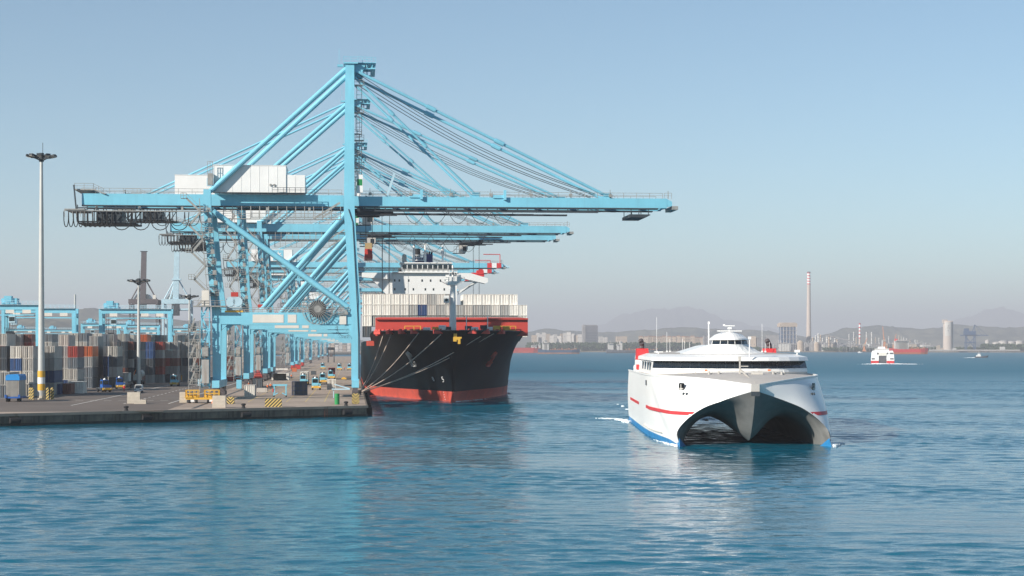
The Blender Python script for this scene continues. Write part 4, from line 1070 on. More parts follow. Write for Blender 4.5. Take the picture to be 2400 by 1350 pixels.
for s in (-1, 1):
    p = side_pt(9.5, 7.7, s, 0.04)
    if p:
        m_ = MB(); t = (side_pt(10.4, 7.7, s, 0.04) - p).normalized(); n_ = Vector((-t.y, t.x, 0))*(1 if s > 0 else -1)
        q0 = p; 
        ring_ = [(-0.55,-0.5),(-0.42,-0.78),(0.42,-0.78),(0.55,-0.5),(0.55,0.5),(0.42,0.78),(-0.42,0.78),(-0.55,0.5)]
        vs = [q0 + t*a*1.5 + Vector((0,0,b)) for a, b in ring_]
        nn = t.cross(Vector((0,0,1))); nn = -nn if nn.y > 0 else nn
        vs2 = [v + nn*0.09 for v in vs]
        m_.add(vs + vs2, [tuple(range(8,16)), tuple(reversed(range(8,16)))] + [(k,(k+1)%8,8+(k+1)%8,8+k) for k in range(8)])
        hw = m_.build('bow_window', M['glass'], fer)
        c_ = MB().beam(q0 + nn*0.12 - t*0.6, q0 + nn*0.12 + t*0.6, 0.10).beam(q0 + nn*0.12 - Vector((0,0,0.6)) + t*0.1, q0 + nn*0.12 + Vector((0,0,0.6)) + t*0.1, 0.10).build('window_bar', M['cream'], hw)
        for k in (0, 1):
            r = side_pt(7.2 + k*0.75, 6.95, s, 0.0)
            if r: MB().tube(r - nn*0.05, r + nn*0.10, 0.24, 10).build('hawse_port', M['tray'], fer)
for y in (34,):
    p = side_pt(y, 8.0, -1, 0.05)
    if p: MB().box(p.x-0.04, p.x+0.02, p.y-0.9, p.y+0.6, p.z-0.35, p.z+0.45).build('side_port', M['glass'], fer)
fl_ = MB(); pts = [side_pt(y, 1.3 + 0.02*(y-22)**2*0.02, -1, 0.1) for y in range(14, 40, 2)]
pts = [p for p in pts if p]
for a, b in zip(pts, pts[1:]): fl_.beam(a, b, 0.3, 0.16)
fl_.build('rubbing_strake', M['cream'], fer)
# deckhouse lofted from plan outlines
def plan(y0, hw, back, z, n=14, round_=0.62):
    """front edge bows forward at the centre line"""
    pts = []
    for k in range(n+1):
        u = -1 + 2*k/n; x = hw*u; y = y0 + 7.5*abs(u)**2.6*round_*1.6
        pts.append((x, y, z))
    pts += [(hw, back, z), (-hw, back, z)]
    return pts
DY = 27.0
zs = [(DY-.5, 11.9, 9.2), (DY-1, 11.95, 9.75), (DY-.8, 11.9, 10.25), (DY, 11.7, 11.4), (DY-1, 12.1, 11.45), (DY-.4, 12.0, 12.0), (DY+3, 10.6, 12.45), (DY+12, 5, 12.75)]
lay = [plan(y0, hw, 84, z) for y0, hw, z in zs]
m_ = MB(); m_.loft(lay, flip=False, close=True); m_.f.append(tuple(range(len(m_.v)-len(lay[0]), len(m_.v))))
dh = m_.build('deckhouse', M['ferrywhite'], fer, smooth=False)
m_ = MB(); a = plan(DY+2.9, 10.65, 82, 12.47); b = plan(DY+11.8, 5.1, 80, 12.79); m_.loft([a, b], close=True); m_.f.append(tuple(range(len(a), 2*len(a)))); m_.build('roof_deck', M['ferrydeck'], dh)
NWIN = 18
pw0 = plan(DY-.8, 11.9, 84, 10.25, NWIN); pw1 = plan(DY, 11.7, 84, 11.4, NWIN)
for k in range(NWIN):
    def q(i, u, off=0.05):
        p = Vector(pw0[i]).lerp(Vector(pw1[i]), u)
        n_ = p - Vector((0, 50, p.z)); return p + n_.normalized()*off
    sl = 0.22*(-1 if k < NWIN/2 else 1)                      # raked mullions
    a0, a1, b0, b1 = q(k,0.06), q(k+1,0.06), q(k,0.95), q(k+1,0.95)
    d_ = (a1-a0)*0.015; e_ = (b1-b0)*0.015; th = Vector((0,0.04,0))
    MB().add([a0+d_, a1-d_, b1-e_, b0+e_, a0+d_+th, a1-d_+th, b1-e_+th, b0+e_+th], [(0,1,2,3),(7,6,5,4),(0,4,5,1),(1,5,6,2),(2,6,7,3),(3,7,4,0)]).build('window', M['glass'], dh)
for s in (-1, 1):
    for y in (38.5, 44.5, 52, 59):
        MB().box(s*11.93-0.04, s*11.93+0.04, y, y+2.4, 9.9, 11.2).build('side_window', M['glass'], dh)
m_ = MB(); m_.box(-6.9,-4.6,DY-2.0,DY-1.3,10.05,10.12).box(-6.9,-6.8,DY-2.0,DY-1.9,9.6,10.1).box(5.2,7.2,DY-2.0,DY-1.3,10.05,10.12).box(7.1,7.2,DY-2.0,DY-1.9,9.6,10.1); m_.build('window_rail', M['white'], dh)
for x in (-4.6, 4.8): MB().box(x,x+0.4,DY-2.1,DY-1.9,9.95,10.2).build('lifebuoy', M['orange'], dh)
# bridge
def bring(rows): return [[(x*hw/5, y0 + 2.6*abs(x/5)**2.2, z) for x in range(-5,6)] + [(hw*0.8, bk, z), (-hw*0.8, bk, z)] for hw, y0, bk, z in rows]
def bloft(rows, name, mat, par, cap=True, low=False):
    r_ = bring(rows); m_ = MB(); m_.loft(r_, close=True)
    if cap: m_.f.append(tuple(range(len(m_.v)-13, len(m_.v))))
    if low: m_.f.append(tuple(reversed(range(13))))
    return m_.build(name, mat, par), r_
brg, _ = bloft(((5.6,DY+3.6,62,12.5),(4.4,DY+3.8,58,12.9),(3.3,DY+4.0,52,13.6),(2.85,DY+4.0,44,13.95)), 'bridge', M['ferrywhite'], fer)
MB().prism([(-7.6,12.5),(-2.6,12.5),(-2.6,13.9),(-3.6,13.75)], DY+6, DY+26).build('bridge_fairing', M['ferrywhite'], brg)
wn, gl = bloft(((2.75,DY+4.05,44,13.952),(2.6,DY+4.3,43,14.62)), 'bridge_window', M['glass'], brg)
m_ = MB()
for k in range(0, 11, 2): m_.beam(Vector(gl[0][k])+Vector((0,-0.04,0)), Vector(gl[1][k])+Vector((0,-0.04,0)), 0.07)
m_.build('mullion', M['ferrywhite'], wn)
bloft(((2.8,DY+3.9,44,14.622),(2.75,DY+4.0,44,14.85),(1.9,DY+5.2,42,15.5),(0.8,DY+6.4,40,15.85)), 'bridge_roof', M['ferrywhite'], brg, True, True)
y_ = DY+7
MB().tube((0,y_,15.8),(0,y_,16.9),0.11,8).box(-1.9,1.9,y_-.15,y_+.1,15.95,16.1).box(-0.8,0.8,y_-.3,y_-.1,16.75,16.88).box(-0.3,0.3,y_-.4,y_+.2,16.3,16.6).box(-1.0,-0.7,y_-.3,y_,16.8,17.05).build('radar_mast', M['white'], brg)
MB().tube((-3.1,DY+8,12.6),(-3.1,DY+8,17.1),0.11,8).box(-3.25,-2.95,DY+7.9,DY+8.1,17.1,17.5).build('mast', M['white'], fer)
MB().tube((2.2,DY-1.0,12.0),(2.2,DY-1.0,14.9),0.09,6).box(2.0,2.4,DY-1.2,DY-.8,14.7,15.1).build('lamp_post', M['white'], fer)
# funnels with black exhausts
for s in (-1, 1):
    fb = MB().rects([((11.2*s,75,8.8),2.5,5),((11.2*s,75,11.3),2.4,4.6)]).build('funnel_casing', M['white'], fer)
    MB().rects([((11.2*s,75,11.303),2.3,4.4),((11.25*s,75.2,13.3),2.0,3.6)]).build('funnel', M['brightred'], fb)
    MB().box(11.2*s-1.22,11.2*s+1.22,72.4,72.45,9.6,10.5).build('funnel_panel', M['brightred'], fb)
    MB().path([(11.3*s,75,13.3),(11.3*s,75.1,13.8),(11.2*s-0.15,74.8,14.3),(11.2*s-0.25,75.4,14.7)], 0.45, 10).build('exhaust', M['darkcrane'], fb)
    MB().lathe([(0.55,0),(0.55,0.9),(0.35,1.1)],(s*12.0,79,9.2)).tube((s*12.0,77.5,9.9),(s*12.0,80.5,9.9),0.55,12).build('liferaft', M['white'], fer)
aer = MB()
for x, y, h in ((-9.6,60,6.0),(-7.2,70,3.6),(-6.6,71,2.4),(-3.9,73,2.0),(-4.4,71,2.4),(-2.9,74,1.8),(9.4,70,5.0),(11.2,74,1.8),(10.2,72,1.6)):
    aer.tube((x,y,12.6),(x-0.25 if h > 6 else x,y,12.6+h),0.032,5); aer.box(x-0.15,x+0.15,y-0.15,y+0.15,12.2,12.9)
aer.build('aerial', M['white'], fer)
MB().box(-11.4,-9.6,40,42,12.0,12.2).tube((-10.5,41,12.2),(-10.5,41,12.7),0.12,6).box(-11.2,-9.8,40.9,41.2,12.7,12.85).tube((11.0,38,12.0),(11.0,38,12.8),0.12,6).box(10.6,11.4,37.8,38.2,12.7,13.1).build('searchlight', M['white'], fer)
# mooring gear on the fore deck
dg = MB().box(-6.5,6.0,19.0,19.2,9.95,10.05).box(-6.5,-6.4,19.0,19.2,9.5,10.0)
for x in (-3.6,-0.6,1.4,2.2,4.2,-5.0,5.4): dg.tube((x,14,9.3),(x,14,10.0),0.14,6).tube((x+0.4,14.3,9.3),(x+0.4,14.3,9.9),0.14,6)
dg.beam((0.2,1.5,8.6),(-0.8,12,10.4),0.18).beam((-0.8,12,9.4),(-0.8,12,11.9),0.2).box(-1.0,-0.6,11.8,12.2,11.6,12.2).beam((-0.8,12,10.8),(0.4,12,10.8),0.14)
dg.tube((0.6,10,9.7),(2.2,10,9.7),0.35,10)
dg.build('mooring_gear', M['c_grey'], fer)
# ================================================================ YARD CONTAINERS
YG = 'containers stacked in the yard'
CC = dict(G='grey', g='grey2', L='grey3', D='dark', N='navy', B='blue', R='red', O='orange', T='tan', W='white', M='brown')
# (left edge px, depth, colours from the ground up)
stacks = [(-4,402,'LG'),(-9,428,'DgDDg'),(24,424,'GGBL'),(53,417,'LLGL'),(104,431,'gNLG'),(138,470,'NgLLL'),(159,466,'gGGR'),(196,505,'GLLO'),(209,520,'LGGGg'),  # dark tones of the stack behind the first hold its shade in the colour
          (-6,600,'gGgGRR'),(16,604,'gGgGGN'),(31,606,'GgGgGL'),(57,612,'gGGgRL'),(80,600,'GgGGg'),(104,590,'gGGGLg'),(124,612,'gGgGg'),
          (164,560,'gGGGgL'),(185,556,'gGGGLG'),(204,575,'gGgGGL'),(221,570,'gGgGGL'),(234,580,'GgGgLL'),(249,600,'gGgGGg'),(263,620,'gGgGGL'),(276,585,'gGGggL'),(297,640,'gGGggg'),
          (242,522,'gNNL'),(255,512,'DgDL'),(274,540,'gMDDD'),(293,548,'DDgDg'),(312,552,'gDDgD'),(328,610,'gGgMGO'),(340,572,'gDDBB'),(346,640,'gGgGgL'),(361,642,'GgGgRL'),(364,580,'gRgGR'),(375,645,'gGGgRL'),(380,588,'DgRgL'),  # stack with the dark pair at its foot has shade put into its colour
          (399,590,'gLGGL'),(400,660,'gGgGGg'),(418,640,'gGgGgL'),(427,600,'ggDGg'),(445,640,'gGgGGL'),(455,615,'gDgGG'),(472,680,'gGgGg'),(530,700,'gGgG'),(548,720,'GgLg'),(565,760,'gGgG')]
stacks.sort(key=lambda s: (s[0]))
for i, (px, Y, cs) in enumerate(stacks):
    p = Vector(((px-1200)*Y/FPX, Y, 2.01)); near = Y < 535
    h = 2.9 if near else 2.6
    for t, c_ in enumerate(cs):
        col = CC[c_]
        if c_ in 'GgL' and rnd.random() < 0.6: col = rnd.choice(['grey','grey2','grey3','grey4','grey5','brown','slate','grey2'])
        col = col; cn = col.strip('2345'); cn = {'grey':'weathered grey','dark':'dark toned','white':'white'}.get(cn, cn)
        top = 'topmost' if t == len(cs)-1 else ('ground level' if t == 0 else f'{ORD[t]} tier')
        container(p + Vector((0,0,t*(h+0.06))), TH, col, f'{cn} container, {top} in the {ORD[i]} yard stack from the left', YG, 12.19, h, 'door')
    if near:                                # the next bay behind in the same row
        for t in range(len(cs)-1 if rnd.random() < 0.5 else len(cs)):
            pass

# ================================================================ RUBBER TYRED GANTRIES
def make_rtg(label, loc, cab=0.3):
    r = empty('yard_gantry_crane', loc, TH, label, 'gantry crane', 'rubber tyred gantry cranes in the yard')
    S_, H_, D_ = 23.8, 24.2, 7.0; B = M['crane']
    for x in (0, S_):
        for y in (0, D_):
            MB().rects([((x,y,1.6),0.9,0.9),((x,y,H_-0.8),1.15,1.05)]).build('leg', B, r)
            wl_ = MB()
            for d in (-0.9, 0.9): wl_.tube((x-0.35,y+d,0.75),(x+0.35,y+d,0.75),0.75,12)
            wl_.build('tyre', M['black'], r)
        MB().box(x-0.6,x+0.6,-1.8,D_+1.8,1.45,2.3).build('sill_beam', B, r)
        MB().box(x-0.5,x+0.5,0.53,D_-0.53,H_-2.0,H_-0.9).build('tie_beam', B, r)
    for y in (0, D_):
        g = MB().box(-0.6,S_+0.6,y-0.5,y+0.5,H_-0.79,H_+0.8).build('girder', B, r)
        sg = -1 if y == 0 else 1
        MB().rail((-0.5,y+sg*0.9,H_+0.8),(S_+0.5,y+sg*0.9,H_+0.8),1.2,1.6).box(-0.5,S_+0.5,min(y+sg*0.5,y+sg*1.2),max(y+sg*0.5,y+sg*1.2),H_+0.7,H_+0.795).build('walkway', M['crane2'], g)
        MB().box(2,S_-1,y-0.3,y+0.3,H_-2.6,H_-2.3).build('cable_beam', B, g)
        if y == 0:
            for k, x in enumerate((3.2, 14.0, 19.2)):
                MB().box(x,x+2.6,y-0.7,y-0.5,H_-1.9,H_-0.82).build('sign_panel', M['cream'], g)
    x = S_*cab
    t = MB().box(x-2.2,x+2.6,-0.4,D_+0.4,H_+0.9,H_+1.5).box(x-1.5,x+0.8,0.6,3.4,H_+1.5,H_+3.6).box(x+0.9,x+2.4,1.2,5.4,H_+1.5,H_+2.9).tube((x-2,1.5,H_+2.2),(x-2,5.2,H_+2.2),0.7,10)
    t.rail((x-2.2,-0.4,H_+1.5),(x+2.6,-0.4,H_+1.5),1.1,1.0); to = t.build('trolley', B, r)
    cb = MB().box(x+0.2,x+2.2,-0.9,1.0,H_-4.9,H_-2.7).build('operator_cab', M['crane2'], to)
    MB().box(x+0.35,x+2.05,-0.95,-0.9,H_-4.4,H_-3.1).build('window', M['glass'], cb)
    rp = MB()
    for dx in (-1.4, 1.0):
        for y in (1.2, D_-1.2): rp.tube((x+dx,y,H_+0.9),(x+dx,y,H_-8.0),0.05,4)
    rp.build('hoist_rope', M['tray'], to)
    sp = MB().box(x-1.4,x+1.0,-1.5,D_+1.5,H_-9.2,H_-8.6).box(x-1.1,x+0.7,1.5,D_-1.5,H_-8.6,H_-7.6)
    for k in range(5): sp.beam((x-1.2+k*0.5,1.0,H_-7.6),(x-1.5+k*0.6,1.0,H_-6.4),0.12)
    sp.build('spreader', M['tray'], to)
    eh = MB().box(S_+0.62,S_+1.9,0.5,6.5,2.6,5.4).build('power_house', B, r)
    MB().box(S_+0.7,S_+1.0,-0.9,-0.55,2.3,H_).build('ladder_trunk', B, r)
    return r
def rtg_loc(px_left_leg, Y): return Vector(((px_left_leg-1200)*Y/FPX, Y, 2.0))
rt0 = make_rtg('blue yard gantry crane cut by the photo edge, closest to the light mast', rtg_loc(-92, 566), 0.62)
for px, Y, cabx, lb in ((8,618,0.10,'blue yard gantry crane whose span passes behind the tall light mast'),
                  (236,628,0.14,'blue yard gantry crane standing over the road beside the second light mast'),
                  (276,1075,0.3,'small blue yard gantry crane framed under the larger gantry by the second mast'),
                  (192,1010,0.2,'blue yard gantry crane half hidden behind the gantry with the second mast'),
                  (20,1300,0.35,'distant blue yard gantry crane seen through the legs left of the tall mast'),
                  (100,1350,0.3,'distant blue yard gantry crane seen through the portal right of the tall mast'),
                  (300,1420,0.5,'distant blue yard gantry crane deep behind the second light mast'),
                  (405,1250,0.4,'distant blue yard gantry crane behind the third light mast')):
    c = copy_tree(rt0, loc=rtg_loc(px, Y), label=lb)
    for ch in c.children:
        if ch.name.startswith('trolley'): ch.location.x += 23.8*(cabx-0.62)

# ================================================================ CRANES WITH RAISED BOOMS, seen end on, far behind the yard
def raised_crane(label, px, Y, mat, ytop):
    c = empty('raised_boom_crane', Vector(((px-1200)*Y/FPX, Y, 2.0)), TH, label, 'crane', 'boom up cranes beyond the yard')
    H = CH + (HY-ytop)*Y/FPX - 2; zb = CH + (HY-704)*Y/FPX - 2
    for x in (-12, 12):
        for y in (0, 26): MB().rects([((x,y,0.5),1.9,2.2),((x,y,zb-3),1.7,2.0)]).build('leg', mat, c)
        MB().box(x-0.85,x+0.85,1.2,24.8,zb-6,zb-3.5).build('tie_beam', mat, c)
    for y in (0, 26):
        MB().box(-13.4,13.4,y-1.1,y+1.1,zb-2.99,zb+1.2).build('cross_beam', mat, c)
        MB().box(-11,11,y-0.9,y+0.9,zb-9,zb-7.4).build('cross_beam', mat, c)
    MB().rects([((-0.6,2,zb+1.3),5.2,3.2),((0.6,0,H),4.6,2.6)]).build('raised_boom', mat, c)
    MB().box(-2.6,3.6,-1.6,2.8,H-0.05,H+0.6).build('boom_head', M['tray'], c)
    zm = zb + (H-zb)*0.42
    for x0, x1 in ((-11,-1.6),(11.5,2.0),(-6,-1.0)):
        MB().tube((x0,3,zb+1.2),(x1,2.6,zm),0.62,8).build('stay', mat, c)
    MB().box(-4,4.2,-1,4,zm-0.6,zm+0.9).build('apex_platform', mat, c)
    MB().prism([(-9.5,zb+1.22),(7.5,zb+1.22),(3.5,zb+5.8),(-6.5,zb+5.8)], 4, 22).build('machinery_house', M['cream'], c)
    MB().box(8.2,11.0,2,6,zb+1.22,zb+5.0).build('cabinet', M['cream'], c)
    MB().box(-4,3,-1.6,2,zb-14,zb-3.2).build('trolley', M['tray'], c)
    return c
raised_crane('dark brown crane with its boom raised, behind the second light mast', 336, 1640, M['darkcrane'], 590)
raised_crane('pale blue white crane with its boom raised, beside the dark raised crane', 413, 1640, M['crane2'], 588)

# ================================================================ LIGHT MASTS
def light_mast(label, base, H, r=0.72, banded=False):
    m = empty('light_mast', base, 0.1, label, 'light mast', 'high light masts in the yard')
    MB().tube((0,0,0.8),(0,0,H),r,18,r*0.42).build('pole', M['galvpole'], m, smooth=False)
    MB().lathe([(r*1.5,0),(r*1.5,0.25),(r*1.1,0.3),(r*1.05,0.8)], n=14).build('base', M['concrete'], m)
    if banded:
        for k, (mt) in enumerate((M['yellow'], M['white'], M['yellow'])):
            MB().tube((0,0,2.0+k*1.45),(0,0,3.4+k*1.45),r*1.03,18).build('band', mt, m)
    ring = MB()
    n = 10
    for k in range(n):
        a = 2*math.pi*k/n; b = 2*math.pi*(k+1)/n
        ring.beam((2.1*math.cos(a),2.1*math.sin(a),H-0.5),(2.1*math.cos(b),2.1*math.sin(b),H-0.5),0.22); ring.beam((0.2*math.cos(a),0.2*math.sin(a),H-1.4),(2.1*math.cos(a),2.1*math.sin(a),H-0.5),0.16)
    ring.tube((0,0,H-1.6),(0,0,H+0.3),0.55,10); ring.tube((0.3,0,H),(0.3,0,H+2.6),0.06,5).build('head_ring', M['tray'], m)
    for k in range(n):
        a = 2*math.pi*(k+0.5)/n; d = Vector((math.cos(a), math.sin(a), 0))
        lp = MB().beam(d*2.0+Vector((0,0,H-0.55)), d*3.3+Vector((0,0,H-0.25)), 1.05, 0.42).build('floodlight', M['tray'], m)
        MB().beam(d*2.35+Vector((0,0,H-0.72)), d*3.25+Vector((0,0,H-0.50)), 0.85, 0.08).build('lens', M['cream'], lp)
    return m
b1 = Vector(((97-1200)*396/FPX, 396, 2.0))
light_mast('tallest grey light mast with yellow and white bands round its foot', b1, CH+(HY-362)*396/FPX-2, 0.80, True)
b2 = Vector(((325-1200)*520/FPX, 520, 2.0))
light_mast('grey light mast standing among containers in front of the dark raised crane', b2, CH+(HY-655)*520/FPX-2, 0.62)
b3 = Vector(((444-1200)*640/FPX, 640, 2.0)); light_mast('grey light mast next to the stairs of the first container crane', b3, CH+(HY-692)*640/FPX-2, 0.62)
b4 = Vector(((534-1200)*760/FPX, 760, 2.0)); light_mast('thin far light mast seen under the portal of the first crane', b4, CH+(HY-740)*760/FPX-2, 0.5)
b5 = Vector(((176-1200)*640/FPX, 640, 2.0)); tag(MB().tube((0,0,0),(0,0,CH+(HY-690)*640/FPX-2),0.45,10,0.35).build('marker_pole', M['galvpole'], None, loc=b5), 'plain pale pole beside the yard gantry leg', 'pole')
# striped guard posts round the foot of the first mast
M['yb'] = None
def chevron_mat(name, sx, sy, flip=False):
    m, t, b = node_mat(name); b.inputs['Roughness'].default_value = 0.6
    tc = t.nodes.new('ShaderNodeTexCoord'); sp = t.nodes.new('ShaderNodeSeparateXYZ'); t.links.new(tc.outputs['Object'], sp.inputs[0])
    ab = t.nodes.new('ShaderNodeMath'); ab.operation = 'ABSOLUTE' if flip else 'MULTIPLY'; t.links.new(sp.outputs['X'], ab.inputs[0])
    if not flip: ab.inputs[1].default_value = 1.0
    a1 = t.nodes.new('ShaderNodeMath'); a1.operation = 'SUBTRACT'; t.links.new(sp.outputs['Z'], a1.inputs[0]); t.links.new(ab.outputs[0], a1.inputs[1])
    m1 = t.nodes.new('ShaderNodeMath'); m1.operation = 'MULTIPLY'; m1.inputs[1].default_value = sx; t.links.new(a1.outputs[0], m1.inputs[0])
    fr = t.nodes.new('ShaderNodeMath'); fr.operation = 'FRACT'; t.links.new(m1.outputs[0], fr.inputs[0])
    gt = t.nodes.new('ShaderNodeMath'); gt.operation = 'GREATER_THAN'; gt.inputs[1].default_value = 0.5; t.links.new(fr.outputs[0], gt.inputs[0])
    mx = t.nodes.new('ShaderNodeMixRGB'); mx.inputs['Color1'].default_value = (0.035,0.035,0.03,1); mx.inputs['Color2'].default_value = (0.62,0.45,0.14,1)
    t.links.new(gt.outputs[0], mx.inputs['Fac']); t.links.new(mx.outputs['Color'], b.inputs['Base Color']); return m
M['chevron'] = chevron_mat('black_yellow_chevrons', 1.6, 1, True); M['stripes'] = chevron_mat('black_yellow_stripes', 1.5, 1, False)
for k, (dx, dy, lb) in enumerate(((-2.0,-1.6,'front'),(-1.3,-2.6,'inner front'),(1.9,-2.0,'road side front'),(2.6,-0.8,'road side'))):
    tag(MB().box(-0.3,0.3,-0.3,0.3,0,2.5).tube((0,0,2.5),(0,0,2.65),0.2,8).build('guard_post', M['stripes'], None, loc=b1+Vector((dx,dy,0))), f'black and yellow striped guard post at the {lb} of the tall mast foot', 'guard post', 'striped guard posts round the mast')

# ================================================================ VEHICLES AND THINGS ON THE QUAY
def wheels(m, xs, ys, r=0.5, w=0.3):
    for x in xs:
        for y in ys: m.tube((x-w/2,y,r),(x+w/2,y,r),r,14)
    return m
def make_tractor(label, loc, rz=TH, body='crane', beacon=True):
    t = empty('terminal_tractor', loc, rz, label, 'tractor', 'terminal tractors on the quay')
    MB().box(-1.1,1.1,0.2,5.2,0.75,1.15).build('chassis', M['tray'], t)
    cb = MB().prism([(-1.15,1.15),(0.55,1.15),(0.55,3.0),(0.4,3.15),(-1.0,3.15),(-1.15,3.0)], 0.5, 2.2).build('cab', M[body], t)
    MB().box(-1.0,0.4,0.44,0.498,1.95,2.95).box(0.552,0.6,0.7,2.0,2.0,2.9).box(-1.2,-1.152,0.7,2.0,2.0,2.9).build('window', M['glass'], cb)
    MB().box(0.56,1.2,0.3,2.4,1.15,1.75).box(-1.2,0.56,0.1,0.49,1.15,1.6).build('bonnet', M[body], t)
    MB().box(-1.25,1.25,-0.25,0.18,0.55,1.1).build('bumper', M['yellow'], t)
    for s in (-0.85, 0.85): MB().tube((s,-0.30,0.95),(s,-0.24,0.95),0.14,10).build('headlight', M['white'], t)
    MB().lathe([(0.35,0),(0.35,0.12),(0.12,0.42)],(-0.3,1.3,3.152)).build('beacon', M['white'], t)
    MB().box(-1.0,0.4,2.3,2.5,1.2,3.6).tube((0.8,2.5,1.7),(0.8,2.5,3.5),0.1,8).build('exhaust_stack', M['tray'], t)
    for x in (-1.0, 1.0):
        for y in (1.0, 4.2): MB().tube((x-0.2,y,0.52),(x+0.2,y,0.52),0.52,14).build('wheel', M['black'], t)
    return t
def make_trailer(label, loc, rz=TH):
    t = empty('container_trailer', loc, rz, label, 'trailer', 'container trailers on the quay')
    MB().box(-0.7,0.7,0,12.6,1.05,1.4).box(-1.2,1.2,0.1,0.4,1.1,1.45).box(-1.2,1.2,12.1,12.5,1.1,1.45).build('bed', M['tray'], t)
    for x in (-0.95, 0.95):
        for y in (9.2, 10.4, 11.6): MB().tube((x-0.25,y,0.5),(x+0.25,y,0.5),0.5,12).build('wheel', M['black'], t)
    return t
def gnd(px, py): return G(px, py)
T0 = make_tractor('blue and yellow tractor on the open quay nearest the green drum', gnd(741,914))
tractors = [(712,903,'blue and yellow tractor behind the grey flat container, pulling a loaded trailer'),(758,899,'dark backed blue tractor just behind the tractor on the open quay'),(777,889,'blue tractor with a red brown container right behind the white upright container'),
            (757,866,'small blue and yellow tractor far down the middle lane of the quay'),(796,868,'small blue and yellow tractor far down the waterside lane'),(408,905,'blue tractor with yellow bumper on the yard road left of the first crane leg'),(820,868,'far tractor partly hidden by the waterside crane leg')]
for px, py, lb in tractors: copy_tree(T0, loc=gnd(px,py), rz=TH, label=lb)
make_tractor('dark blue tractor in the shade beside the white container', gnd(252,919), TH+0.5, 'blue'); make_tractor('blue tractor in front of the white tank truck in the yard', gnd(283,912), TH+0.2, 'blue')
TR0 = make_trailer('trailer behind the tractor on the open quay', gnd(758,899)+RD*6)
tl = [(712,903,'trailer carrying the white green container under the cranes'),(777,889,'trailer carrying the red brown container on the waterside lane'),(283,912,'empty trailer hitched behind the blue yard tractor')]
for px, py, lb in tl: copy_tree(TR0, loc=gnd(px,py)+RD*5.2, rz=TH, label=lb)
QG = 'containers standing on the quay'
def qbox(px, py, col, lb, L=6.06, h=2.6, end='door', dz=0, rz=TH, off=0):
    p = gnd(px, py) + RD*off; p.z += 0.01+dz; return container(p - BD*1.22, rz, col, lb, QG, L, h, end)
qbox(712,903,'white','white green container riding on a trailer below the cranes',12.19,2.6,'door',1.4,off=5.4)
qbox(777,889,'red','red brown container riding on a trailer on the waterside lane',12.19,2.6,'door',1.4,off=5.4)
qbox(777,913,'white','white upright container standing alone on the waterside lane',6.06,2.75)
qbox(585,930,'grey3','pale grey ribbed container standing on the quay beside the workers',6.06,2.7,'blank')
qbox(604,911,'dark','dark container standing behind the pale ribbed container',6.06,2.6,'blank')
# open container showing its dark inside
oc = empty('open_container', gnd(656,891), TH, 'pale open topped container with a dark empty inside facing the camera', 'container', QG)
MB().box(-2.9,-2.3,0,6,0,2.5).box(2.2,3.2,0,6,0,2.5).box(-2.295,2.195,0,6,2.3,2.5).box(-2.295,2.195,5.9,6,0,2.295).build('shell', M['c_grey3'], oc)
MB().box(-2.29,2.19,0.1,5.89,0.002,0.06).build('floor_plate', M['tray'], oc)
# flat dark rack with a grid
fr = empty('flat_rack', gnd(702,927), TH, 'slate blue flat rack standing upright with a grid of bars on the quay', 'flat rack')
MB().box(-1.85,1.85,0.1,2.4,0.1,3.4).build('panel', M['c_dark'], fr)
g_ = MB()
for k in range(6): g_.box(-1.85+k*0.72,-1.77+k*0.72,0.02,0.098,0.1,3.4)
for k in range(4): g_.box(-1.85,1.85,0.0,0.018,0.1+k*1.06,0.2+k*1.06)
g_.build('bar', M['c_navy'], fr, kind='stuff')
# blue lifting frame
lf = empty('lifting_frame', gnd(656,931), TH, 'light blue steel lifting frame on wheels standing on the quay', 'lifting frame')
for x in (-1.4, 1.4):
    for y in (0, 2.2): MB().beam((x,y,0.4),(x*0.95,y,2.6),0.22).build('leg', M['crane'], lf)
MB().box(-1.65,1.65,-0.15,0.15,2.6,2.95).box(-1.65,1.65,2.05,2.35,2.6,2.95).box(-1.6,-1.35,0.15,2.05,2.6,2.9).box(1.35,1.6,0.15,2.05,2.6,2.9).beam((-1.4,0,0.5),(-0.5,0,1.0),0.2).beam((1.4,0,0.5),(0.5,0,1.0),0.2).box(-1.55,-1.1,-0.2,0.3,1.0,1.7).build('top_frame', M['crane'], lf)
MB().box(-1.7,-1.45,-0.28,-0.16,1.2,2.0).build('tool_box', M['brightred'], lf)
for x in (-1.4, 1.4): MB().tube((x-0.15,1.1,0.3),(x+0.15,1.1,0.3),0.3,10).build('wheel', M['black'], lf)
# green drum, chevron blocks, stone blocks
gb = MB().lathe([(0.5,0),(0.52,0.08),(0.5,0.12),(0.5,0.75),(0.53,0.8),(0.5,0.85),(0.5,1.5),(0.53,1.55),(0.5,1.6),(0.5,2.15),(0.42,2.2)], n=18)
gd_ = tag(gb.build('drum', M['green'], None, loc=gnd(790,948)), 'tall green drum standing by itself near the quay corner', 'drum')
def block(px, py, w_, h, d, mat, lb, name='concrete_block', cat='block', group=None, rz=TH):
    p = gnd(px, py); o = MB().box(-w_/2,w_/2,0,d,0.02,h*0.5-0.01).box(-w_/2+0.02,w_/2-0.02,0.02,d-0.02,h*0.5+0.01,h).build(name, mat, None, loc=p, rz=rz); return tag(o, lb, cat, group)
block(640.5,954,3.2,1.6,1.6,M['stripes'],'wide concrete barrier with black and yellow diagonal stripes','barrier_block','barrier','striped barriers on the quay')
block(540,947,1.5,1.45,1.4,M['chevron'],'small square block with black and yellow chevrons left of the wide barrier','barrier_block','barrier','striped barriers on the quay')
block(833.5,946.5,1.5,2.1,1.2,M['chevron'],'tall chevron painted block at the foot of the waterside crane leg','barrier_block','barrier','striped barriers on the quay')
SB = 'stone coloured blocks on the quay'
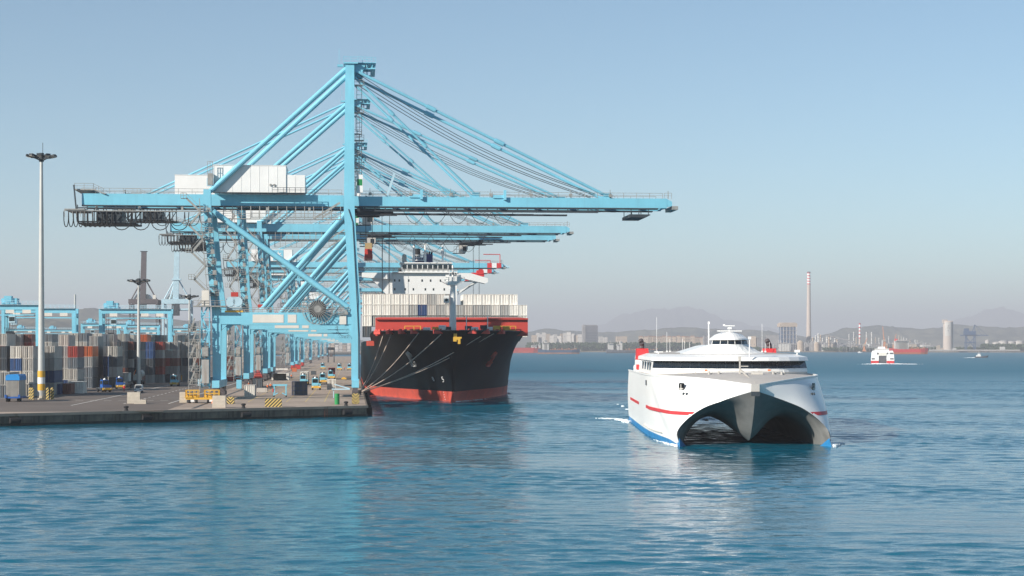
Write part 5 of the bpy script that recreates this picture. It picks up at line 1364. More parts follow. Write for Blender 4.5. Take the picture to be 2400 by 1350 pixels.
block(313,946,2.6,2.3,1.6,M['concrete'],'tall sand coloured block farthest from the cranes',group=SB)
block(328,947,2.4,0.85,1.6,M['concrete'],'low sand coloured block against the tall isolated one',group=SB)
block(429,944,1.5,2.2,1.6,M['concrete'],'sand coloured block behind the yellow platform trailer',group=SB)
block(513,956,2.5,2.3,2.0,M['concrete'],'two tier sand coloured block at the quay edge by the yellow trailer',group=SB)
# yellow platform trailer
yt = empty('platform_trailer', gnd(474,945), TH, 'low yellow platform trailer with railed baskets beside the first crane leg', 'trailer')
MB().box(-3.4,3.4,0,3.2,0.75,1.15).box(-3.6,-2.0,-0.2,0.8,1.152,1.35).build('bed', M['yellow'], yt)
for x0, x1 in ((-3.4,-0.9),(0.4,3.3)):
    b_ = MB().rail((x0,0,1.15),(x1,0,1.15),1.5,0.8,0.06).rail((x0,3,1.15),(x1,3,1.15),1.5,0.8,0.06).rail((x0,0,1.15),(x0,3,1.15),1.5,0.8,0.06).box(x0,x1,0.4,2.4,1.16,1.7)
    b_.build('basket', M['yellow'], yt)
for x in (-2.6,-1.2,1.2,2.6): MB().tube((x-0.25,0.3,0.4),(x+0.25,0.3,0.4),0.4,12).build('wheel', M['black'], yt)
for x in (-2.0,1.8): MB().box(x-0.35,x+0.35,-0.12,-0.01,0.3,0.74).build('lamp_box', M['white'], yt)
MB().lathe([(0.3,0),(0.28,0.05),(0.06,0.8)],(2.2,-0.6,0.0)).build('traffic_cone', M['orange'], yt)
# white van
vn = empty('van', gnd(323,920), TH, 'small white van parked facing out on the yard road', 'van')
MB().prism([(-0.9,0.35),(0.9,0.35),(0.9,1.2),(0.78,1.95),(-0.78,1.95),(-0.9,1.2)], 0.9, 4.2).prism([(-0.9,0.35),(0.9,0.35),(0.88,1.1),(-0.88,1.1)], 0, 0.9).build('body', M['white'], vn)
MB().add([(-0.76,0.88,1.12),(0.76,0.88,1.12),(0.68,0.86,1.85),(-0.68,0.86,1.85),(-0.76,0.2,1.105),(0.76,0.2,1.105)], [(4,5,2,3),(4,3,0),(5,1,2)]).build('windscreen', M['glass'], vn)
for x in (-0.82, 0.82):
    for y in (0.8, 3.4): MB().tube((x-0.12,y,0.33),(x+0.12,y,0.33),0.33,12).build('wheel', M['black'], vn)
for x in (-0.65, 0.65): MB().box(x-0.16,x+0.16,-0.05,0.0,0.75,0.95).build('headlight', M['glass'], vn)
# covered trailer with a bright blue top at the photo edge
bt_ = empty('covered_trailer', gnd(29,942), TH, 'grey ribbed trailer with a bright blue top standing at the yard entrance', 'trailer')
c_ = end_mb(3.6); 
MB().box(-1.35,1.35,0.3,8,1.1,4.7).build('box_body', M['c_grey2'], bt_)
rb = MB()
for k in range(11): rb.box(-1.3+k*0.25,-1.2+k*0.25,0.2,0.298,1.1,4.7)
rb.build('rib', M['c_grey'], bt_, kind='stuff')
MB().loft([[(-1.45,y,4.55),(-1.42,y,5.4),(-1.1,y,5.75),(1.1,y,5.75),(1.42,y,5.4),(1.45,y,4.55)] for y in (0.1,8.1)], flip=False).add([(-1.45,0.1,4.55),(1.45,0.1,4.55),(1.42,0.1,5.4),(1.1,0.1,5.75),(-1.1,0.1,5.75),(-1.42,0.1,5.4)],[(0,1,2,3,4,5)]).build('tarpaulin', M['brightblue'], bt_)
MB().box(-1.5,1.5,0.0,8,0.75,1.09).box(-1.6,-1.2,-0.15,0.1,0.8,1.5).box(1.2,1.6,-0.15,0.1,0.8,1.5).build('frame', M['blue'], bt_)
for x in (-1.15, 1.15):
    for y in (0.9, 2.2): MB().tube((x-0.28,y,0.55),(x+0.28,y,0.55),0.55,12).build('wheel', M['black'], bt_)
# white container with its side in shade by the road
wc = container(gnd(178,922)-BD*1.9, TH, 'white', 'clean white low container standing apart beside the yard road', QG, 6.06, 2.9, 'blank'); wc.scale.x = 1.55
container(gnd(118,925), TH, 'navy', 'dark blue container in the shade right of the tall mast', QG, 6.06, 2.6, 'blank'); container(gnd(143,924), TH, 'brown', 'brown container in the shade beside the clean white container', QG, 6.06, 2.6, 'blank')
# tank truck, yellow box trailer
tt = empty('tank_truck', gnd(322,902), TH, 'pale tank on a dark trailer with a red hose reel on its end', 'truck')
MB().box(-1.5,1.5,0,8,1.0,1.4).build('chassis', M['tray'], tt)
for x in (-1.1,1.1):
    for y in (1,2.3,6.5): MB().tube((x-0.25,y,0.5),(x+0.25,y,0.5),0.5,10).build('wheel', M['black'], tt)
MB().box(-1.35,1.35,0.0,0.4,1.41,3.4).tube((0,0.5,3.3),(0,7.8,3.3),1.35,18).build('tank', M['c_grey3'], tt); MB().tube((0,0.25,3.75),(0,0.45,3.75),0.95,16).build('hatch', M['tray'], tt); MB().beam((-1.0,-0.1,3.0),(-0.5,-0.1,4.6),0.22).build('boom_arm', M['orange'], tt)
qbox(352,897,'tan','sand yellow container on a low trailer behind the pale tank',6.06,3.2,'door',1.3); qbox(372,893,'red','red container on a trailer behind the sand yellow one',6.06,2.6,'door',1.3); qbox(290,905,'white','white tank container on the trailer of the yard tractor',6.06,2.6,'blank',1.3,off=2)
qbox(400,893,'grey3','pale container with a blue cover on a trailer by the yard gantry leg',12.19,2.6,'blank',1.2)
# hatch covers / red stacked beams
rs = empty('hatch_cover_stack', gnd(540,893), TH, 'stack of red steel hatch covers lying under the first crane', 'hatch covers')
for k in range(4): MB().box(-2.6+0.2*(k%2),2.6-0.15*k,0,9,0.1+k*0.72,0.62+k*0.72).build('hatch_cover', M['hatch'], rs)
for k in range(6): MB().box(-2.4+k*0.85,-2.1+k*0.85,-0.1,9,0.0,0.098).build('bearer', M['tray'], rs)
rs2 = copy_tree(rs, loc=gnd(598,886), label='smaller looking second stack of red steel beams behind the dark crane bogies')
# yellow low cart far down the lane
yc = empty('yellow_cart', gnd(806,891), TH, 'small flat yellow cart on the waterside lane', 'cart'); MB().box(-0.9,0.9,0,2,0.3,0.7).box(-0.5,0.5,0.3,1.4,0.702,1.0).build('deck', M['yellow'], yc)
for x in (-0.7,0.7): MB().tube((x-0.1,0.4,0.25),(x+0.1,0.4,0.25),0.25,8).build('wheel', M['black'], yc)
# straddle carrier far down the quay
sc_ = empty('straddle_carrier', gnd(776,850), TH, 'tall black straddle carrier driving between the crane legs', 'straddle carrier')
for x in (-2.2,2.2):
    MB().box(x-0.4,x+0.4,0,9,0.4,1.6).build('side_frame', M['tray'], sc_)
    for y in (1,8): MB().box(x-0.3,x+0.3,y-0.3,y+0.3,1.6,9.5).build('leg', M['tray'], sc_)
    for y in (1,3.3,5.6,8): MB().tube((x-0.25,y,0.6),(x+0.25,y,0.6),0.6,10).build('wheel', M['black'], sc_)
MB().box(-2.7,2.7,0.4,8.8,9.5,11.5).box(-2.0,0,-1.4,0.4,9.6,11.3).build('top_frame', M['tray'], sc_)
MB().box(-1.2,1.2,0.5,8.5,4.4,7.0).build('spreader', M['darkcrane'], sc_)
# people
def person(px, py, top, legs, label, rz=0.0, arm=0.2):
    p = gnd(px, py); e = empty('person', p, rz, label, 'person')
    import bmesh
    V = [(0,0,0.95),(0,0,1.2),(0,0,1.42),(0,0,1.52),(0,-0.01,1.60),(0,-0.01,1.72),(-0.1,0,0.9),(-0.12,-0.03,0.5),(-0.13,0,0.09),(-0.13,-0.14,0.05),(0.1,0,0.9),(0.13,0.06,0.5),(0.14,0.10,0.09),(0.14,-0.04,0.05),
         (-0.19,0,1.40),(-0.26,0.02,1.14),(-0.26,-0.10-arm*0.5,0.90),(0.19,0,1.40),(0.27,0.03,1.14),(0.27,-0.08-arm,0.94)]
    E = [(0,1),(1,2),(2,3),(3,4),(4,5),(0,6),(6,7),(7,8),(8,9),(0,10),(10,11),(11,12),(12,13),(2,14),(14,15),(15,16),(2,17),(17,18),(18,19)]
    rad = [.15,.15,.16,.06,.10,.085,.095,.07,.05,.045,.095,.07,.05,.045,.075,.055,.045,.075,.055,.045]
    me = bpy.data.meshes.new('body'); me.from_pydata(V, E, []); o = bpy.data.objects.new('body', me); COL.objects.link(o); o.parent = e
    md = o.modifiers.new('skin', 'SKIN'); sub = o.modifiers.new('smooth', 'SUBSURF'); sub.levels = sub.render_levels = 1
    for k, sv in enumerate(me.skin_vertices[0].data): sv.radius = (rad[k], rad[k]); sv.use_root = (k == 0)
    me.materials.append(M[legs])
    MB().lathe([(0.20,0.0),(0.205,0.2),(0.22,0.42),(0.17,0.52),(0.07,0.56)],(0,0,0.94),12).tube((-0.19,0,1.42),(-0.27,0.02,1.12),0.085,8,0.075).tube((0.19,0,1.42),(0.28,0.03,1.12),0.085,8,0.075).build('jacket', M[top], e)
    MB().lathe([(0.125,0),(0.13,0.04),(0.1,0.12),(0.02,0.15)],(0,-0.01,1.69),12).build('hard_hat', M['white'], e)
    MB().lathe([(0.04,0),(0.095,0.06),(0.1,0.13),(0.06,0.2)],(0,-0.015,1.53),10).build('face', M['skin'], e)
    return e
person(291,918,'brightred','brightred','worker in red overalls standing beside the white van')
person(628,915,'orange','navy_',"worker in an orange vest by the blue lifting frame") if False else None
M['trouser'] = paint('work_trousers', (0.04,0.045,0.07), 0.8)
person(627,916,'orange','trouser','worker in an orange jacket next to the blue lifting frame', 0.6); person(634,913,'orange','trouser','second worker in orange behind the one at the lifting frame', -0.4)
person(575,907,'orange','trouser','worker in orange standing by the dark crane bogies', 0.3); person(583,910,'orange','trouser','worker in orange beside the pale ribbed container', 1.2)
person(683,888,'orange','trouser','worker in orange behind the slate flat rack', 0.2); person(807,868,'orange','trouser','distant worker in orange beside the far waterside tractor', 0.1)

# small mixed gear standing among the landside bogies and along the quay edge
for k, (px, py, w_, h, mt, lb) in enumerate(((614,921,2.6,1.3,'c_grey','grey gear cage beside the two workers in orange'),(470,905,1.6,2.2,'crane2','pale blue control cabinet by the service tower'),(560,912,1.4,2.6,'crane','small blue cabinet beside the landside rail'),
      (735,879,2.2,1.6,'c_dark','dark gear box on the quay in line with the trailer'),(425,892,2.0,1.8,'yellow','yellow machine parked behind the yard road tractor'),(448,889,2.4,1.5,'white','white pick up shaped cabin near the third mast'),(640,880,5.0,0.9,'c_grey2','long low stack of grey gear behind the open container'),
      (660,868,6.0,1.1,'c_grey3','row of pale lashing bins in the middle distance'),(700,866,2.0,2.4,'red','red lashing bin in the middle distance'),(690,872,2.2,2.0,'c_orange','orange gear bin in the middle distance'))):
    p = gnd(px,py); e = empty('gear_bin', p, TH, lb, 'gear bin', 'gear bins on the quay'); MB().box(-w_/2,w_/2,0,1.6,0.15,h).build('body', M[mt], e); MB().box(-w_/2,-w_/2+0.2,0.1,1.5,0,0.149).box(w_/2-0.2,w_/2,0.1,1.5,0,0.149).build('skid', M['tray'], e)
    MB().box(-w_/2-0.04,w_/2+0.04,-0.04,1.64,h+0.002,h+0.1).build('lid', M['tray'], e)
# stairway gangway of the ship
gwy = empty('quay_ladder', Q0 + FD*9.2 + Vector((0,0,0)), ax, 'rusty steel ladder on the quay front wall', 'ladder')
lad = MB().box(-0.3,-0.22,-0.32,-0.26,-1.8,0.1).box(0.22,0.3,-0.32,-0.26,-1.8,0.1)
lad.build('rail', M['c_brown'], gwy)
for k in range(6): MB().box(-0.22,0.22,-0.31,-0.27,-1.7+k*0.3,-1.65+k*0.3).build('rung', M['c_brown'], gwy)
# ================================================================ FAR SHORE
def at(px, Y, z=2.5): return Vector(((px-1200)*Y/FPX, Y, z))
def hz(py, Y, z=2.5): return CH + (HY-py)*Y/FPX - z          # height above a base z for something whose top shows at row py
M['b_white'] = paint('town_white', (0.50,0.47,0.44), 0.8, var=0.12, scale=0.05); M['b_cream'] = paint('town_cream', (0.44,0.35,0.27), 0.8, var=0.12, scale=0.05)
M['b_grey'] = paint('plant_grey', (0.26,0.25,0.25), 0.8, var=0.25, scale=0.08); M['b_dark'] = paint('plant_dark', (0.10,0.10,0.115), 0.7, var=0.3, scale=0.08)
M['b_roof'] = paint('roof_tile', (0.36,0.17,0.10), 0.85, var=0.2, scale=0.1); M['b_conc'] = paint('chimney_concrete', (0.50,0.42,0.37), 0.85, var=0.08, scale=0.03)
M['b_tower'] = paint('office_tower', (0.14,0.14,0.16), 0.6, var=0.2, scale=0.06); M['b_blue'] = paint('unloader_blue', (0.05,0.09,0.17), 0.6)
M['b_silver'] = paint('silver_tank', (0.60,0.58,0.55), 0.4, metal=0.1, var=0.1, scale=0.1); M['b_orange'] = paint('port_crane_orange', (0.62,0.24,0.10), 0.6)
M['b_win'] = paint('far_window', (0.08,0.09,0.11), 0.3)
def leaf_mat():
    m, t, b = node_mat('far_foliage'); b.inputs['Roughness'].default_value = 0.9; b.inputs['Specular IOR Level'].default_value = 0.1
    tc = t.nodes.new('ShaderNodeTexCoord'); n = t.nodes.new('ShaderNodeTexNoise'); n.inputs['Scale'].default_value = 0.06; n.inputs['Detail'].default_value = 4
    t.links.new(tc.outputs['Object'], n.inputs['Vector']); r = t.nodes.new('ShaderNodeValToRGB')
    r.color_ramp.elements[0].position = .35; r.color_ramp.elements[1].position = .65
    r.color_ramp.elements[0].color = (0.022,0.04,0.022,1); r.color_ramp.elements[1].color = (0.06,0.085,0.04,1)
    t.links.new(n.outputs['Fac'], r.inputs['Fac']); t.links.new(r.outputs['Color'], b.inputs['Base Color']); return m
M['leaf'] = leaf_mat()
ICO = [(0,0,1),(.894,0,.447),(.276,.851,.447),(-.724,.526,.447),(-.724,-.526,.447),(.276,-.851,.447),(.724,.526,-.447),(-.276,.851,-.447),(-.894,0,-.447),(-.276,-.851,-.447),(.724,-.526,-.447),(0,0,-1)]
ICF = [(0,1,2),(0,2,3),(0,3,4),(0,4,5),(0,5,1),(1,6,2),(2,7,3),(3,8,4),(4,9,5),(5,10,1),(2,6,7),(3,7,8),(4,8,9),(5,9,10),(1,10,6),(6,11,7),(7,11,8),(8,11,9),(9,11,10),(10,11,6)]
def wood(name, spans, seed, lo=9, hi=17, density=1.0):
    g = random.Random(seed); m = MB()
    for px0, px1, Y0, Y1 in spans:
        n = int((px1-px0)*2.4*density)
        for _ in range(n):
            Y = g.uniform(Y0, Y1); p = at(g.uniform(px0, px1), Y, 2.3); h = g.uniform(lo, hi)
            for q in range(5):
                r = g.uniform(1.6, 3.6); c = p + Vector((g.uniform(-3.2,3.2), g.uniform(-3,3), h*g.uniform(0.35, 1.0)))
                m.add([(c.x+v[0]*r*g.uniform(.7,1.3), c.y+v[1]*r*g.uniform(.7,1.3), c.z+v[2]*r*g.uniform(.6,1.1)) for v in ICO], ICF)
            m.tube(p, p+Vector((0,0,h*0.6)), 0.35, 4)
    return m.build(name, M['leaf'], kind='stuff')
wood('wood', [(1235,1460,5120,5400),(1460,1640,5120,5350)], 3, 14, 26, 1.5)
wood('wood', [(1640,1830,5120,5300),(2240,2420,4800,5000),(1930,2200,4950,5200)], 4, 6, 12, 0.6)
wood('wood', [(2300,2440,5060,5200)], 8, 15, 21, 1.2)
wood('wood', [(620,880,5300,5700)], 6, 8, 16, 0.6)
# grey office tower
ot = empty('tower_block', at(1383.5, 5600), 0.12, 'dark grey slab tower block standing alone behind the trees', 'building')
w_ = 36*5600/FPX; h_ = hz(761, 5600)
MB().box(-w_/2+9,w_/2,0,18,0,h_-3).build('wall', M['b_tower'], ot); MB().box(-w_/2,-w_/2+8.9,-1.5,16,0,h_).build('stair_shaft', M['b_grey'], ot); MB().box(-w_/2+10,w_/2-2,4,12,h_-2.99,h_-0.4).build('roof_house', M['b_grey'], ot)
for k in range(7): MB().box(-w_/2+12,w_/2-3,-0.25,-0.01,6+k*8.0,9.5+k*8.0).build('window_band', M['b_win'], ot)
# town houses
TG = 'white town buildings across the bay'
g_ = random.Random(11)
def house(px0, px1, pyt, Y, mat, lb, group, roof=None, floors=3, base=2.5):
    e = empty('apartment_house', at((px0+px1)/2, Y, base), g_.uniform(-0.25,0.25), lb, 'building', group)
    w_ = (px1-px0)*Y/FPX; h_ = max(5, hz(pyt, Y, base)); d_ = w_*0.6
    MB().box(-w_/2,w_/2,0,d_,0,h_).build('wall', mat, e)
    if roof: MB().prism([(-w_/2-0.8,h_+0.01),(w_/2+0.8,h_+0.01),(w_*0.3,h_+w_*0.13),(-w_*0.3,h_+w_*0.13)], -0.8, d_+0.8).build('roof', roof, e)
    else: MB().box(-w_/2-0.3,w_/2+0.3,-0.3,d_+0.3,h_+0.01,h_+0.9).build('roof', mat, e)
    nwin = max(2, int(w_/7)); wm = MB()
    for r_ in range(floors):
        z = h_*(r_+0.45)/floors
        for c_ in range(nwin): x = -w_/2 + w_*(c_+0.5)/nwin; wm.box(x-1.1,x+1.1,-0.12,-0.01,z-0.8,z+1.2)
    wm.build('window', M['b_win'], e, kind='stuff')
town = [(1246,1258,786),(1256,1266,781),(1262,1271,784),(1270,1279,780),(1277,1290,783),(1288,1300,787),(1297,1306,784),(1304,1316,788),(1314,1322,783),(1320,1331,781),(1328,1338,779),(1336,1347,783),(1345,1356,786),(1354,1364,784),(1404,1413,789),(1414,1424,791),(1445,1470,789)]
for k, (a, b, t) in enumerate(town):
    house(a, b, t, 5900 + g_.uniform(-120,250), M['b_white'] if k % 4 else M['b_cream'], f'pale {"" if k % 4 else "cream "}town building, {ORD[k]} from the ship bow along the far shore', TG)
PG = 'cream terrace houses behind the far trees'
for k in range(15):
    a = 1497 + k*11; house(a, a+10.4, 789+1.0*math.sin(k*2.1)+(k > 11)*2, 5700, M['b_cream'], f'cream terrace house with tiled roof, {ORD[k]} in the long row behind the trees', PG, M['b_roof'], 3)
for k, (a, b, t, mt, lb) in enumerate(((1650,1668,788,'b_grey','grey shed at the end of the cream terrace row'),(1668,1692,793,'b_cream','low cream hall behind the ferry bridge'),(1756,1772,789,'b_cream','small cream hall beside the ferry mast'),(1775,1800,792,'b_grey','long grey shed before the boiler house'),(1798,1826,786,'b_grey','grey plant hall at the foot of the boiler house'))):
    house(a, b, t, 5350, M[mt], lb, 'low halls on the far shore', None, 1)
# power station
bh = empty('boiler_house', at(1849.5, 5500), 0.05, 'tall boiler house with pale cap and blue grey steel frame beside the great chimney', 'building')
w_ = 42*5500/FPX; h_ = hz(756, 5500)
MB().box(-w_/2+5,w_/2-7,2,40,0,h_-13).build('wall', M['b_blue'], bh)
MB().prism([(-w_/2-1,h_-13),(w_/2-2,h_-13),(w_/2-2,h_-4),(w_/2-8,h_),(-w_/2+4,h_),(-w_/2-1,h_-4)], 0, 42).build('roof', M['b_cream'], bh)
for k in range(6): MB().box(-w_/2+k*w_/5.6,-w_/2+1.6+k*w_/5.6,0,1.5,0,h_-13.1).build('column', M['b_white'], bh)
for k in range(5): MB().box(-w_/2,w_/2-3,0.3,1.2,10+k*13,11.4+k*13).build('gallery', M['b_grey'], bh)
MB().box(-w_/2-24,-w_/2-2,0,26,0,h_*0.34).build('wall', M['b_grey'], bh); MB().box(w_/2-1.9,w_/2+10,5,30,0,h_*0.30).build('wall', M['b_grey'], bh)
def chimney(px, Y, ptop, r0, r1, label, bands):
    e = empty('chimney', at(px, Y), 0, label, 'chimney', None); H = hz(ptop, Y)
    rr = lambda z: r0 + (r1-r0)*(z/H)**0.8
    zb = H*(1-bands)
    MB().lathe([(rr(zb*k/8), zb*k/8) for k in range(9)], n=20).build('shaft', M['b_conc'], e)
    nb = 9
    for k in range(nb):
        k2 = (k+1)//2*1.35+(k//2)*0.85 if False else None; q0_ = ((k+1)//2)*0.7+(k//2)*1.3; q1_ = q0_+(0.7 if k % 2 == 0 else 1.3); q_ = 5*0.7+4*1.3; z0, z1 = zb+(H-zb)*q0_/q_, zb+(H-zb)*q1_/q_-0.02
        MB().lathe([(rr(z0)*1.01,z0),(rr(z1)*1.01,z1)], n=20).build('band', M['brightred'] if k % 2 == 0 else M['white'], e)
    MB().lathe([(r1*1.1,H),(r1*1.1,H+H*0.012)], n=20).build('rim', M['b_dark'], e)
chimney(1895.5, 5600, 639, 8.6, 5.0, 'very tall concrete chimney with red and white bands at its top', 0.15)
chimney(2015, 5300, 758, 3.4, 2.6, 'short red and white banded chimney far along the industrial shore', 0.55)
# refinery: silos, columns, tanks
RG = 'process towers of the shore plant'
tow = [(1905,790,2.2),(1912,786,2.6),(1918,781,3.0),(1923,784,2.4),(1928,792,2.2),(1938,789,2.8),(1943,785,3.4),(1947,787,2.4),(1957,793,3.0),(1962,795,3.0),(1990,783,1.4),(2001,778,1.7),(2007,790,1.8),(2031,778,1.8),(2043,778,1.9),(2052,790,1.2),(2060,792,1.2),(2083,788,1.2),(2107,786,1.6),(2118,791,1.2),(2125,793,1.2),(2133,795,1.2),(2145,796,1.4),(2150,798,1.2)]
for k, (px, pt, r_) in enumerate(tow):
    Y = 5150 + g_.uniform(0, 250); e = empty('process_tower', at(px, Y), 0, f'pale process tower, {ORD[k]} to the right of the great chimney', 'tower', RG); H = hz(pt, Y)
    MB().lathe([(r_*1.25,0),(r_*1.25,H*0.25),(r_,H*0.28),(r_,H-2),(r_*0.5,H)], n=10).build('shell', M['b_silver'] if k % 3 else M['b_cream'], e)
    pl_ = MB()
    for q in range(4): z = H*(0.3+0.2*q); pl_.lathe([(r_*1.6,z),(r_*1.6,z+0.8)], n=10)
    pl_.build('platform', M['b_grey'], e)
for k, (px, pt, w0_) in enumerate(((1904,800,16),(1914,801,18),(1924,799,20),(1934,803,14),(1946,799,22),(1958,802,18),(1970,804,26),(1984,806,22),(1998,803,20),(2010,807,26),(2024,805,24),(2036,806,18),(2052,804,30),(2070,806,24),(2088,803,28),(2104,802,24),(2120,804,26),(2138,803,26),(2156,802,24),(2172,804,26),(1888,802,20),(1876,798,24),(1862,804,28),(1840,802,30),(1822,800,26))):
    Y = 5080 + g_.uniform(0,120); mt = ('b_grey','b_silver','b_dark','b_cream')[(k*7)%4]
    e = empty('plant_building', at(px, Y), g_.uniform(-0.2,0.2), f'{dict(b_grey="grey",b_silver="silvery",b_dark="dark",b_cream="cream")[mt]} plant building, {ORD[k]} in the low row along the industrial waterfront', 'building', 'low plant buildings on the waterfront'); H = max(6, hz(pt, Y))
    if k % 5 == 1:
        MB().lathe([(w0_*0.4,0),(w0_*0.4,H*0.8),(w0_*0.2,H)], n=14).build('tank', M[mt], e)
    else:
        MB().box(-w0_/2,w0_/2,0,w0_*0.8,0,H*0.8).build('wall', M[mt], e); MB().prism([(-w0_/2-0.5,H*0.8+0.01),(w0_/2+0.5,H*0.8+0.01),(w0_*0.1,H)], -0.5, w0_*0.8+0.5).build('roof', M['b_grey'], e)
    pp = MB()
    for q in range(4): x = -w0_/2+w0_*(q+0.5)/4; pp.tube((x,-1,0),(x,-1,H*(0.7+0.5*g_.random())),0.5,6)
    pp.build('pipe', M['b_silver'], e)
def conveyor(px0, py0, px1, py1, Y, label, mat):
    a = P(px0, py0, Y); b = P(px1, py1, Y); e = empty('conveyor', at(px0, Y), 0, label, 'conveyor', 'plant conveyors'); o = Vector(e.location)
    MB().beam(a-o, b-o, 3.2, 3.2).build('gallery', M[mt], e)
    m = MB()
    for k in range(5): q = a.lerp(b, k/4)-o; m.beam((q.x,0,0),(q.x,0,q.z-1.61),0.9)
    m.build('trestle', M['b_grey'], e)
conveyor(1935, 785, 2002, 801, 5050, 'long dark sloping conveyor descending from the chimney towers', 'b_dark')
conveyor(1967, 811, 2000, 800, 4950, 'pale sloping conveyor rising near the waterline', 'b_cream')
conveyor(2172, 814, 2204, 806, 4650, 'pale conveyor sloping up to the tall round silo', 'b_white')
conveyor(2030, 815, 2062, 813, 4950, 'flat cream jetty conveyor beside the white ferry', 'b_cream')
# orange harbour cranes
for px, pb, pt, lean, lb in ((2078,812,790,-0.35,'orange harbour crane right behind the departing white ferry'),(2073,806,765,-0.12,'tall slim orange crane mast behind the departing ferry'),(2095,805,783,0.3,'pink orange crane left of the red tanker superstructure'),(2026,812,792,0.45,'cream pink dock crane left of the departing ferry')):
    Y = 4900; e = empty('dock_crane', at(px, Y), 0, lb, 'crane', 'orange dock cranes'); H = hz(pt, Y)
    MB().box(-4,4,0,8,0,4).rects([((0,4,4),5,5),((0,4,H*0.4),3.5,3.5)]).build('tower', M['b_orange'], e); MB().beam((0,4,H*0.4),(lean*H*0.5,4,H),2.4,2.4,1.2,1.2).build('jib', M['b_orange'], e)
    MB().box(-3,4,1,7,H*0.4+0.01,H*0.4+5).build('cab', M['b_cream'], e)
# silo tower with white mural panel
Y = 4750; e = empty('silo_tower', at(2222, Y), 0, 'tall round concrete silo with a white painted panel and box on its roof', 'silo'); H = hz(754, Y); r_ = 13.0
MB().lathe([(r_,0),(r_,H),(r_-1,H+1)], n=28).build('shaft', M['b_conc'], e)
n = 9; q0, q1 = [], []
for k in range(n+1):
    a = math.pi*1.22 + math.pi*0.42*k/n; q0.append(((r_+0.3)*math.cos(a), (r_+0.3)*math.sin(a), H*0.52)); q1.append(((r_+0.3)*math.cos(a), (r_+0.3)*math.sin(a), H*0.98))
pa_ = MB().loft([q0, q1]).build('mural_panel', M['b_white'], e)
mm = MB()
for dx, dz, s_ in ((-3.5,0.80,2.2),(-1.5,0.86,2.6),(0.5,0.78,2.0),(-2.8,0.70,1.6)): mm.beam((dx-s_,-r_-0.1,H*dz-1),(dx+s_*0.4,-r_-0.6,H*dz+1.6),0.8)
mm.build('mural_mark', M['b_dark'], pa_)
MB().box(-14.5,-3,-6,6,H-4,H+5.5).box(-3,12,-5,5,H+1.01,H+2.5).build('roof_house', M['b_conc'], e)
MB().box(-30,-22,-4,6,0,16).box(-21.9,-14,-3,4,0,9).build('wall', M['b_cream'], e)
# blue bulk unloader
Y = 4700; e = empty('bulk_unloader', at(2274, Y), 0, 'dark blue bulk unloader crane with a long horizontal boom on the jetty', 'crane'); zt = hz(761, Y); zm = hz(785, Y)
for x in (-14, -10, 10, 14): MB().beam((x,0,0),(x*0.9,0,zm),2.0).build('leg', M['b_blue'], e)
MB().box(-15,15,-3,3,zm*0.5,zm*0.5+3).box(-17,14,-4,4,zm+0.01,zm+10).build('machinery_house', M['b_blue'], e)
MB().beam((-26,0,zm-1),(48,0,zm-1),2.2).build('boom', M['b_blue'], e)
for x0,z0,x1,z1 in ((12,zm,12,zt),(6,zm+10,12,zt),(-14,zm+10,-10,zm+16),(12,zt,44,zm),(12,zt,30,zm),(12,zm*0.2,-12,zm*0.9),(-12,zm*0.2,12,zm*0.9)): MB().beam((x0,0,z0),(x1,0,z1),1.6 if x1 < 20 else 0.7).build('lattice_bar', M['b_blue'], e)
MB().box(-16,-4,-3,3,zm+10.01,zm+17).build('cabin', M['b_blue'], e)
# storage tanks on the right hand shore, jetty
for k, (px0, px1, pt) in enumerate(((2309,2319,796),(2326,2345,801),(2340,2362,798),(2360,2380,799),(2378,2400,798),(2398,2425,799))):
    Y = 5250; e = empty('storage_tank', at((px0+px1)/2, Y), 0, f'low white storage tank, {ORD[k]} to the right of the blue unloader', 'tank', 'white storage tanks on the shore'); r_ = (px1-px0)/2*Y/FPX; H = hz(pt, Y)
    MB().lathe([(r_,0),(r_,H-3),(r_*0.55,H-0.6),(0.5,H)], n=24).build('shell', M['b_white'], e); MB().lathe([(r_*1.01,H-3),(r_*1.01,H-2.4)], n=24).build('rim', M['b_grey'], e)
jt = empty('jetty', at(2290, 4560, 0), 0, 'long dark jetty on piles in front of the silo and blue unloader', 'jetty')
MB().box(-135,135,0,12,3.4,5.2).build('deck', M['b_dark'], jt); MB().box(-120,110,3,8,5.201,7.4).build('pipe_rack', M['b_white'], jt)
pl_ = MB()
for k in range(46): pl_.tube((-134+k*5.9,1,-2),(-134+k*5.9,1,3.4),0.7,6)
pl_.build('pile', M['b_dark'], jt, kind='stuff'); MB().box(60,72,2,9,7.41,15).box(-60,-52,2,9,7.41,11).build('jetty_house', M['b_white'], jt)
